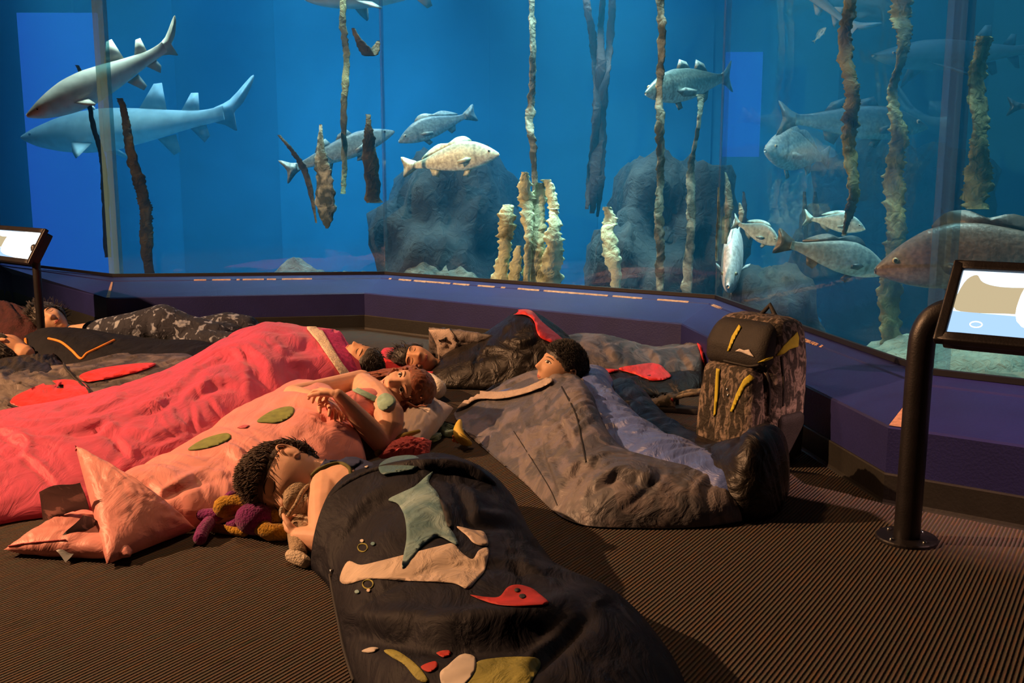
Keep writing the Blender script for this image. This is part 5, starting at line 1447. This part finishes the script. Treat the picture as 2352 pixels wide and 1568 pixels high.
# ================================================================== THINGS ON THE FLOOR AND KIOSKS
def rbox(name, O, X, Y, Z, mat, parent, bev=.02, seg=4, taper=None, sub=0, amp=0.0, seed=0):
    """rounded box: O centre, X Y Z half-extent vectors; taper(u,v,w)->(u,v,w) reshapes"""
    bm = bmesh.new()
    bmesh.ops.create_cube(bm, size=2.0)
    bmesh.ops.subdivide_edges(bm, edges=bm.edges[:], cuts=9, use_grid_fill=True)
    hx, hy, hz = X.length, Y.length, Z.length
    for v in bm.verts:
        p = [v.co.x * hx, v.co.y * hy, v.co.z * hz]
        q = [max(-h + bev, min(h - bev, c)) for c, h in zip(p, (hx, hy, hz))]
        d = Vector([a - b for a, b in zip(p, q)])
        if d.length > 1e-9:
            d = d.normalized() * bev
        r = Vector(q) + d
        u = Vector((r.x / hx, r.y / hy, r.z / hz))
        if taper: u = Vector(taper(*u))
        if amp:
            k = noise.noise(Vector((u.x * 2 * hx * 20 + seed, u.y * hy * 20, u.z * hz * 20)))
            u = u * (1 + amp * k)
        v.co = Vector(O) + X * u.x + Y * u.y + Z * u.z
    me = bpy.data.meshes.new(name); bm.to_mesh(me); bm.free()
    me.materials.append(mat)
    me.polygons.foreach_set('use_smooth', [True] * len(me.polygons))
    o = bpy.data.objects.new(name, me); COL.objects.link(o)
    if parent: link(o, parent)
    return o

# ---------------------------------------------------------------- backpack
M['bp_camo'] = blotchy('forest_camouflage_fabric', (0.030, 0.024, 0.018), (0.26, 0.20, 0.16), scale=30, th=.52, soft=.06, rough=.8, wr=.4, wscale=40, stretch=(1.6, 1.6, .7), c3=(.06, .05, .03), th3=.66)
M['bp_black'] = plain('black_cordura', (0.014, 0.012, 0.011), rough=.7, var=.25, scale=40, bump=.2, bscale=200)
M['bp_yellow'] = plain('yellow_fabric', (0.62, 0.52, 0.035), rough=.7, var=.12, scale=30)
M['bp_white'] = plain('white_embroidery', (0.72, 0.66, 0.60), rough=.7)
fN = Vector((-.80, -.60, 0)); fW = Vector((.60, -.80, 0))
bo = G(1734, 1040); bo = Vector((bo.x - .02, bo.y, 0))
bp = thing('backpack', bo, 'black camouflage backpack with yellow stripes leaning by the wall', 'backpack')
UPV = Vector((.05, .03, 1)).normalized()
def tp(u, v, w_):
    k = max(0, w_); 
    return (u * (1 - .16 * k ** 2), v * (1 - .22 * k ** 2) - .02 * k, w_)
main = rbox('main_compartment', bo + UPV * .232, fW * .155, fN * .092, UPV * .230, M['bp_camo'], bp, bev=.05, taper=tp, amp=.02)
fpk = rbox('front_pocket', bo + fN * .105 + UPV * .16, fW * .120, fN * .045, UPV * .150, M['bp_camo'], bp, bev=.03, taper=lambda u, v, w_: (u * (1 - .15 * max(0, w_)), v, w_), amp=.02, seed=4)
tpk = rbox('top_pocket', bo + fN * .062 + UPV * .375, fW * .128, fN * .062, UPV * .075, M['bp_black'], bp, bev=.035, taper=lambda u, v, w_: (u * (1 - .10 * max(0, w_)), v * (1 - .35 * max(0, w_)) - .25 * max(0, w_), w_), amp=.02, seed=7)
rbox('side_pocket', bo + fW * .148 + UPV * .09, fW * .018, fN * .06, UPV * .075, M['bp_black'], bp, bev=.02)
hb = MB(); hb.tube([bo + UPV * .455 + fW * -.03 - fN * .04, bo + UPV * .49 - fN * .045, bo + UPV * .455 + fW * .03 - fN * .04], .008, 8); hb.build('grab_handle', M['bp_black'], bp)
for sg in (-1, 1):
    st_ = MB(); st_.tube([bo + fW * .07 * sg - fN * .09 + UPV * .42, bo + fW * .08 * sg - fN * .125 + UPV * .30, bo + fW * .09 * sg - fN * .105 + UPV * .15], [.014, .02, .012], 10, flat=((fN.x, fN.y, 0), .5)); st_.build('shoulder_strap', M['bp_black'], bp)
bvb = [bvh_of(main), bvh_of(fpk), bvh_of(tpk)]
for pl, nm in (([(1698, 746), (1704, 752), (1690, 776), (1676, 806), (1671, 806), (1682, 772)], 'yellow_stripe'),
               ([(1800, 792), (1830, 762), (1834, 776), (1832, 796), (1812, 802), (1800, 812), (1782, 818)], 'yellow_stripe'),
               ([(1646, 846), (1655, 848), (1652, 900), (1646, 950), (1640, 956), (1643, 900)], 'yellow_stripe'),
               ([(1722, 860), (1732, 868), (1712, 888), (1698, 915), (1684, 946), (1678, 944), (1692, 904), (1708, 872)], 'yellow_stripe'),
               ([(1740, 832), (1760, 822), (1774, 818), (1774, 822), (1755, 830)], 'yellow_trim')):
    patch(nm, bvb, pl, M['bp_yellow'], bp, step=5, off=.003)
patch('logo_patch', bvb, [(1690, 806), (1700, 800), (1710, 804), (1722, 802), (1726, 810), (1734, 820), (1718, 814), (1704, 808)], M['bp_white'], bp, step=4, off=.003, label='white mountain shaped logo')
for ln in ([(1664, 828), (1690, 834), (1720, 840), (1742, 838)], [(1760, 840), (1768, 900), (1766, 950)], [(1795, 820), (1800, 880), (1798, 930)]):
    piping('zipper', bvb, ln, .004, M['bp_black'], bp, lift=.001)
for (x, y) in ((1670, 894), (1672, 908)):
    h = None
    d = ray(x, y).normalized()
    for b in bvb:
        q = b.ray_cast(CAM, d)
        if q[0] is not None and (h is None or q[3] < h[3]): h = q
    if h: mb = MB(); mb.ball(h[0] + h[1] * .003, .007, 8); mb.build('zip_pull', M['chrome'], bp)

# ---------------------------------------------------------------- clogs and shoes
def shoe(name, heel, toe, width, label, mats, kind, cat='shoe', group=None, tilt=0.0):
    heel, toe = Vector(heel), Vector(toe)
    ax = toe - heel; L = ax.length; ax.normalize(); sd = Vector((0, 0, 1)).cross(ax).normalized(); up = ax.cross(sd).normalized()
    root = thing(name, heel.lerp(toe, .5), label, cat, group)
    outline = [(0, .26), (.05, .34), (.2, .36), (.4, .36), (.6, .44), (.78, .50), (.9, .46), (.97, .32), (1.0, .1)]
    def hw(s): return np.interp(s, [o[0] for o in outline], [o[1] for o in outline]) * width
    def P(s, y, z): return heel + ax * (s * L) + sd * y + up * z
    n = 26
    # sole
    mb = MB(); ring = []
    ss = np.linspace(0, 1, n)
    loop = [(s, -hw(s)) for s in ss] + [(s, hw(s)) for s in ss[::-1]]
    zs = [0, .004, .018, .022]; sc = [.94, 1.0, 1.0, .95]
    for z, k in zip(zs, sc):
        for s, y in loop: mb.v.append(P(.5 + (s - .5) * (.985 + .015 * k), y * k, z + .010 * max(0, s - .75) ** 1.5 * 4))
    m = len(loop)
    for r in range(3):
        for i in range(m): mb.f.append((r * m + i, r * m + (i + 1) % m, (r + 1) * m + (i + 1) % m, (r + 1) * m + i))
    mb.f += [tuple(range(m - 1, -1, -1)), tuple(3 * m + i for i in range(m))]
    mb.build('sole', mats[1], root)
    # upper
    mb = MB(); k = 18; s0 = .40 if kind == 'clog' else .02
    rows = 24
    def top(s):
        if kind == 'clog': return np.interp(s, [.40, .5, .62, .8, .93, 1.0], [.30, .34, .31, .22, .14, .03]) * L
        if kind == 'sandal': return np.interp(s, [0, .3, .6, .8, 1], [.10, .12, .16, .12, .03]) * L
        return np.interp(s, [0, .08, .25, .42, .6, .8, .93, 1.0], [.26, .28, .25, .27, .24, .18, .12, .03]) * L
    for i in range(rows):
        s = s0 + (1 - s0) * i / (rows - 1)
        for j in range(k):
            a = math.pi * j / (k - 1)
            open_ = kind == 'sneaker' and s < .45
            y = math.cos(a) * hw(s) * .97; z = .016 + abs(math.sin(a)) ** .75 * (top(s) - .016)
            if open_ and abs(math.cos(a)) < .62:
                z = .022; y = math.cos(a) * hw(s) * .9
            mb.v.append(P(s * .985, y, z + .010 * max(0, s - .75) ** 1.5 * 4))
    for i in range(rows - 1):
        for j in range(k - 1): mb.f.append((i * k + j, i * k + j + 1, (i + 1) * k + j + 1, (i + 1) * k + j))
    up_ = mb.build('upper', mats[0], root)
    mo = up_.modifiers.new('thickness', 'SOLIDIFY'); mo.thickness = .004; mo.offset = -1
    if kind == 'clog':
        mb = MB()
        for i in range(9):
            s = .1 + .1 * i if False else 0
        pts = [P(.44, hw(.44) * 1.02, .055), P(.25, hw(.25) * 1.15, .075), P(.02, hw(.1) * .9, .085), P(-.04, 0, .088), P(.02, -hw(.1) * .9, .085), P(.25, -hw(.25) * 1.15, .075), P(.44, -hw(.44) * 1.02, .055)]
        C = catmull([tuple(p) for p in pts], 36); mb.tube([Vector(c) for c in C], .0075, 8, flat=((0, 0, 1), 1.3)); mb.build('heel_strap', mats[2], root)
        for sg in (-1, 1):
            mb = MB(); mb.ball(P(.44, sg * hw(.44) * 1.06, .055), .008, 10); mb.build('strap_rivet', mats[3], root)
        for (s, y) in ((.66, 0), (.74, .3), (.74, -.3), (.82, 0), (.6, .35), (.6, -.35)):
            mb = MB(); mb.ball(P(s, y * hw(s), top(s) * (1 - .25 * abs(y)) + .004), .005, 8); mb.build('vent_hole', M['black_print'], root)
    if kind == 'sneaker':
        mb = MB()
        for i in range(4):
            s = .48 + .07 * i; mb2 = MB(); mb2.tube([P(s, -.45 * hw(s), top(s) * .93), P(s + .02, 0, top(s) + .004), P(s, .45 * hw(s), top(s) * .93)], .003, 6); mb2.build('lace', mats[2], root)
    return root
M['clog'] = blotchy('brown_camouflage_rubber', (0.05, 0.042, 0.028), (0.22, 0.17, 0.11), scale=40, th=.5, soft=.06, rough=.6, wr=.1)
M['clog_dark'] = plain('dark_rubber', (0.03, 0.028, 0.022), rough=.7)
M['red_dot'] = plain('red_badge', (.55, .04, .03), rough=.5)
cr = shoe('clog_shoe', G(1606, 950), G(1478, 938), .086, 'brown camouflage clog with raised heel strap beside the backpack', (M['clog'], M['clog_dark'], M['clog'], M['red_dot']), 'clog')
M['mint_shoe'] = plain('mint_shoe_mesh', (0.24, 0.40, 0.32), rough=.7, var=.15, scale=60)
M['mint_sole'] = plain('pale_mint_sole', (0.36, 0.55, 0.46), rough=.6)
M['mint_lace'] = plain('dark_green_lace', (0.12, 0.20, 0.16), rough=.8)
shoe('sneaker', G(1010, 988), G(1052, 1004), .075, 'mint green sneaker beside the grey sleeping bag, further right', (M['mint_shoe'], M['mint_sole'], M['mint_lace']), 'sneaker')
shoe('sneaker', G(958, 1008), G(1008, 1014), .070, 'mint green sneaker tucked under the peach pillow', (M['mint_shoe'], M['mint_sole'], M['mint_lace']), 'sneaker')
M['yellow_foam'] = plain('yellow_foam', (0.62, 0.45, 0.07), rough=.6)
M['orange_bit'] = plain('orange_petal', (0.75, 0.22, 0.04), rough=.7)
# banana-like yellow flip-flop on its side
yf = thing('flip_flop', G(1060, 1015), 'yellow flip-flop with orange flower beside grey bag', 'sandal')
mb = MB(); C = catmull([tuple(G(1056, 968, .075)), tuple(G(1052, 985, .06)), tuple(G(1055, 1000, .045)), tuple(G(1066, 1012, .03)), tuple(G(1078, 1018, .016))], 20)
mb.tube([Vector(c) for c in C], [.004 + .016 * math.sin(math.pi * (i + 2) / 24) for i in range(20)], 12, flat=((.3, .95, 0), .45)); mb.build('sole', M['yellow_foam'], yf)
mb = MB(); C = catmull([tuple(G(1052, 992, .05)), tuple(G(1058, 1002, .05)), tuple(G(1072, 1012, .035))], 12); mb.tube([Vector(c) for c in C], .006, 8); mb.build('strap', M['yellow_foam'], yf)
for k in range(5):
    mb = MB(); c = G(1049, 1006, .03); mb.ball(c + Vector((.011 * math.cos(k * 1.257), -.004, .011 * math.sin(k * 1.257))), (.007, .004, .007), 8); mb.build('petal', M['orange_bit'], yf)

# ---------------------------------------------------------------- pillows, small cloths
plw = cushion('pillow', [G(905, 1015, .05), G(962, 1018, .045), G(1042, 938, .06), G(940, 912, .06)], M['pillow'], None, thick=.062, seed=51, amp=.006, fq=7, n=40)
tag(plw, "peach-white pillow under the shoulder of the person with folded arms", 'pillow')
bl_ = MB(); bl_.tube([G(968, 872, .055), G(985, 880, .055), G(1002, 893, .05)], [.040, .043, .042], 18); bo_ = bl_.build('bolster', M['white_fleece'])
tag(bo_, "small white bolster behind the head of the person with folded arms", 'pillow')
pcl = thing('tote_bag', G(930, 1040), 'small coral pink cloth bag with yellow trim by the navy bag', 'bag')
M['coral'] = nylon('coral_cloth', (0.66, 0.10, 0.12), rough=.6, wr=.7, wscale=26)
M['yellow_trim'] = plain('mustard_trim', (0.42, 0.32, 0.06), rough=.8)
c2 = cushion('cloth', [G(868, 1050, .03), G(985, 1052, .02), G(992, 1012, .06), G(910, 1005, .07)], M['coral'], pcl, thick=.032, seed=55, amp=.005, fq=9)
tb = MB(); tb.tube([G(868, 1040, .035), G(890, 1018, .06), G(930, 1000, .08), G(962, 990, .085)], [.012, .011, .010, .006], 10); tb.build('trim', M['yellow_trim'], pcl)
M['teal_knit'] = plain('teal_knit', (0.14, 0.26, 0.26), rough=.85)
tc_ = bag('folded_towel', [((900, 1012), (895, 996), .035, .5), ((930, 1004), (925, 985), .04, .5), ((962, 998), (955, 982), .03, .5)], M['teal_knit'], None, nu=40, nv=24, amp=.006, seed=57, e0=.02, e1=.02)
tag(tc_, 'sliver of teal towel above the coral cloth bag', 'towel')

# ---------------------------------------------------------------- plush toys
M['plush_purple'] = plain('purple_plush', (0.22, 0.012, 0.17), rough=.95, var=.25, scale=60, bump=.8, bscale=170, sheen=.3)
M['plush_yellow'] = plain('golden_yellow_plush', (0.56, 0.30, 0.015), rough=.95, var=.2, scale=60, bump=.8, bscale=170, sheen=.3)
M['plush_beige'] = plain('beige_plush', (0.40, 0.30, 0.20), rough=.95, var=.15, scale=50, bump=.8, bscale=170)
M['plush_cream'] = plain('cream_plush', (0.62, 0.52, 0.40), rough=.95, var=.12, scale=50, bump=.8, bscale=170)
oc = thing('plush_octopus', G(560, 1205), 'purple and yellow plush toy with stubby arms on the carpet', 'plush toy')
mb = MB(); mb.ball(G(585, 1190, .045), (.05, .045, .042), 18); mb.build('head', M['plush_purple'], oc)
for pts, r, mt in (([(500, 1182, .035), (465, 1184, .03), (432, 1190, .022)], .018, 'plush_purple'), ([(480, 1200, .03), (466, 1218, .025), (459, 1236, .016)], .017, 'plush_purple'),
                   ([(545, 1200, .03), (530, 1206, .02)], .014, 'plush_purple'), ([(570, 1200, .03), (568, 1210, .018)], .015, 'plush_purple'), ([(520, 1152, .07), (532, 1140, .085)], .016, 'plush_purple'),
                   ([(590, 1196, .03), (580, 1212, .018)], .015, 'plush_purple'),
                   ([(515, 1164, .062), (540, 1158, .066), (572, 1160, .064)], .029, 'plush_yellow'), ([(575, 1150, .06), (600, 1168, .055), (628, 1188, .045)], .022, 'plush_yellow'),
                   ([(600, 1210, .03), (620, 1222, .025), (650, 1222, .02)], .022, 'plush_yellow'), ([(490, 1212, .012), (520, 1216, .012), (560, 1222, .012)], .012, 'plush_yellow')):
    mb = MB(); mb.tube([G(*p) for p in pts], r, 12); mb.build('arm', M[mt], oc)
sl = thing('plush_sloth', G(690, 1220), "beige plush animal held against the chin of the foreground sleeper", 'plush toy')
mb = MB(); mb.ball(G(682, 1140, .10), (.040, .045, .042), 20); mb.ball(G(668, 1150, .10), (.02, .03, .026), 14)
hd_ = mb.build('head', M['plush_beige'], sl); bake(hd_, [('REMESH', dict(mode='VOXEL', voxel_size=.004)), ('SMOOTH', dict(factor=.5, iterations=5))])
mb = MB(); C = catmull([tuple(G(664, 1182, .08)), tuple(G(680, 1158, .105)), tuple(G(694, 1130, .125)), tuple(G(712, 1112, .13))], 16); mb.tube([Vector(c) for c in C], .006, 8); mb.build('hood_edge', M['plush_beige'], hd_)
mb = MB(); mb.tube([G(715, 1130, .11), G(705, 1150, .095), G(690, 1172, .075)], [.022, .026, .024], 14); mb.build('muzzle', M['plush_cream'], sl)
mb = MB(); mb.tube([G(712, 1170, .06), G(708, 1195, .05), G(700, 1215, .045)], [.024, .026, .024], 14); mb.build('arm', M['plush_cream'], sl)
mb = MB(); mb.tube([G(670, 1275, .018), G(685, 1282, .018), G(700, 1290, .014)], [.016, .018, .015], 12); mb.build('foot', M['plush_cream'], sl)
for k in range(2):
    mb = MB(); mb.tube([G(695, 1282 + 6 * k, .012), G(705, 1292 + 4 * k, .010), G(715, 1290 + 5 * k, .008)], [.006, .006, .003], 8); mb.build('claw', M['plush_cream'], sl)
mb = MB(); mb.tube([G(690, 1195, .05), G(690, 1230, .035), G(685, 1270, .022)], [.03, .032, .02], 14); mb.build('torso', M['plush_beige'], sl)
mb = MB(); mb.ball(G(648, 1176, .075), (.008, .012, .016), 10); mb.build('ear', M['plush_cream'], sl)

# ---------------------------------------------------------------- dark bundle at far left
M['maroon'] = plain('dark_maroon_fleece', (0.045, 0.010, 0.012), rough=.95, var=.4, scale=30, bump=.6, bscale=120)
db = bag('blanket', [((-60, 795), (-50, 755), .16, .5), ((10, 800), (15, 758), .20, .5), ((70, 800), (70, 762), .17, .5), ((120, 798), (118, 766), .08, .5)], M['maroon'], None, nu=60, nv=36, amp=.03, fu=8, fw=8, seed=61, e0=.05, e1=.05)
tag(db, 'dark maroon bundled blanket at the far left behind the sleepers', 'blanket')
ob = bag('olive_blanket', [((300, 815), (305, 790), .04, .5), ((360, 822), (365, 792), .05, .5), ((420, 825), (425, 795), .05, .5), ((470, 826), (470, 800), .035, .5)], plain('olive_fleece', (.10, .10, .03), rough=.9), None, nu=50, nv=30, amp=.02, fu=8, fw=8, seed=63, e0=.04, e1=.04)
tag(ob, 'olive green blanket under the star print pyjamas', 'blanket')

# ---------------------------------------------------------------- touch screen kiosks
M['screen_sky'] = glow('screen_pale_blue', (0.62, 0.80, 1.0), 1.9)
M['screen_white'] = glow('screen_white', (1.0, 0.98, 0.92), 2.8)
M['screen_tan'] = glow('screen_tan_shark', (0.62, 0.50, 0.30), 1.0)
M['screen_blue'] = glow('screen_light_blue', (0.40, 0.62, 0.95), 1.2)
M['screen_line'] = glow('screen_white_mark', (1, 1, 1), 2.0)
def kiosk(P0, wdir, updir, width, height, post, label, pipe_pts, post_r=.032):
    """P0: lower left corner of the panel; post: foot of the post"""
    wdir = Vector(wdir).normalized(); updir = Vector(updir).normalized(); nrm = wdir.cross(updir).normalized()
    P0 = Vector(P0)
    k = thing('kiosk', (post[0], post[1], 0), label, 'kiosk')
    c = P0 + wdir * width / 2 + updir * height / 2
    hs = rbox('housing', c - nrm * .028, wdir * (width / 2 - .012), updir * (height / 2 - .012), nrm * .022, M['metal'], k, bev=.008)
    b = .026
    for (o, x, y) in ((P0 + wdir * width / 2 + updir * b / 2, wdir * width / 2, updir * b / 2), (P0 + wdir * width / 2 + updir * (height - b / 2), wdir * width / 2, updir * b / 2),
                      (P0 + wdir * b / 2 + updir * height / 2, wdir * b / 2, updir * height / 2), (P0 + wdir * (width - b / 2) + updir * height / 2, wdir * b / 2, updir * height / 2)):
        rbox('bezel', o, x, y, nrm * .012, M['metal'], k, bev=.005)
    sw, sh_ = width - 2 * b, height - 2 * b
    S0 = P0 + wdir * b + updir * b + nrm * .002
    def quad(name, poly, mat, parent, lift):
        vs = [S0 + wdir * (u * sw) + updir * (v * sh_) + nrm * lift for u, v in poly]
        n = len(vs); low = [p - nrm * .0015 for p in vs]
        return obj(name, vs + low, [tuple(range(n))] + [(i, i + n, (i + 1) % n + n, (i + 1) % n) for i in range(n)], mat, parent, smooth=False)
    scr = quad('screen', [(0, 0), (1, 0), (1, 1), (0, 1)], M['screen_sky'], k, 0)
    quad('picture_sea', [(0, 0), (1, 0), (1, .30), (0, .34)], M['screen_blue'], scr, .0015)
    quad('picture_shark', [tuple(p) for p in spline_poly([(.0, .40), (.02, .80), (.07, .93), (.11, .82), (.2, .76), (.42, .74), (.45, .40), (.25, .36), (.1, .34)], 4)], M['screen_tan'], scr, .002)
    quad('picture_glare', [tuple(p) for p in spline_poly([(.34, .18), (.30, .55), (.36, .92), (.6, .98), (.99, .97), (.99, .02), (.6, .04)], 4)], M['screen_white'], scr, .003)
    # ring-shaped mark in the corner of the picture
    mb = MB(); mb.tube([S0 + wdir * (sw * .13 + .013 * math.cos(t)) + updir * (sh_ * .15 + .008 * math.sin(t)) + nrm * .004 for t in np.linspace(0, 2 * math.pi, 20)], .0014, 6); mb.build('picture_mark', M['screen_line'], scr)
    pt = MB(); C = catmull(pipe_pts, 40); pt.tube([Vector(q) for q in C], post_r, 20); pt.build('post', M['metal'], k)
    fl_ = MB()
    for i in range(1): 
        n = 32; r = post_r * 2.35
        for z, rr in ((0, r), (.006, r), (.009, r * .96), (.009, post_r * .9)):
            for j in range(n): fl_.v.append(Vector((post[0] + rr * math.cos(2 * math.pi * j / n), post[1] + rr * math.sin(2 * math.pi * j / n), z)))
        for q in range(3):
            for j in range(n): fl_.f.append((q * n + j, q * n + (j + 1) % n, (q + 1) * n + (j + 1) % n, (q + 1) * n + j))
    fg = fl_.build('base_flange', M['metal'], k, smooth=False)
    for j in range(4):
        a = j * math.pi / 2 + .5; mb = MB(); mb.ball((post[0] + post_r * 1.7 * math.cos(a), post[1] + post_r * 1.7 * math.sin(a), .010), (.007, .007, .004), 8); mb.build('bolt', M['chrome'], fg)
    return k
wd_ = Vector((.80, -.60, 0)); bk_ = Vector((.60, .80, 0))
po = G(2082, 1238)
P0 = Vector((.985, 2.30, .522))
kiosk(P0, wd_, bk_ * .155 + Vector((0, 0, .175)), .50, .235, po, 'black touch screen kiosk on a bent pipe post at the right',
      [(po.x, po.y, 0), (po.x + .002, po.y, .25), (po.x + .004, po.y, .46), (po.x + .012, po.y, .535), (po.x + .045, po.y - .01, .575), (po.x + .11, po.y - .04, .590), (po.x + .26, po.y - .12, .592)])
wl_ = Vector((.66, -.75, 0)); bl2 = Vector((.75, .66, 0))
pk = Vector((-2.41, 4.98, 0))
kiosk(pk + Vector((-.46, .40, .47)), Vector((.46, -.40, 0)), Vector((.40, .46, 0)).normalized() * .10 + Vector((0, 0, .17)), .60, .20, (pk.x + .0, pk.y + .06), 'dark touch screen kiosk at the far left edge',
      [(pk.x, pk.y + .06, 0), (pk.x, pk.y + .06, .2), (pk.x, pk.y + .06, .45), (pk.x - .01, pk.y + .08, .55)], post_r=.02)

# ---------------------------------------------------------------- groups of alike things
for o in COL.objects:
    if o.parent is None and 'category' in o and 'group' not in o:
        g = {'sleeping_bag': 'sleeping bags on the carpet', 'kelp_strand': 'kelp strands in the tank', 'kelp_vine': 'dark kelp vines in the tank', 'kelp_frond': 'kelp fronds in the tank',
             'kelp_shoot': 'dim kelp shoots in the tank', 'sneaker': 'pair of mint sneakers', 'kiosk': 'touch screen kiosks', 'boulder': 'boulders in the tank', 'gravel_bank': 'gravel banks in the tank',
             'sand_hump': 'humps on the tank floor', 'drum_fish': 'drum fish in the tank', 'bream': 'bream in the tank', 'striped_fish': 'slender fish in the tank', 'shark': 'sharks in the tank',
             'person': 'people lying on the floor'}.get(o.name.split('.')[0])
        if g: o['group'] = g
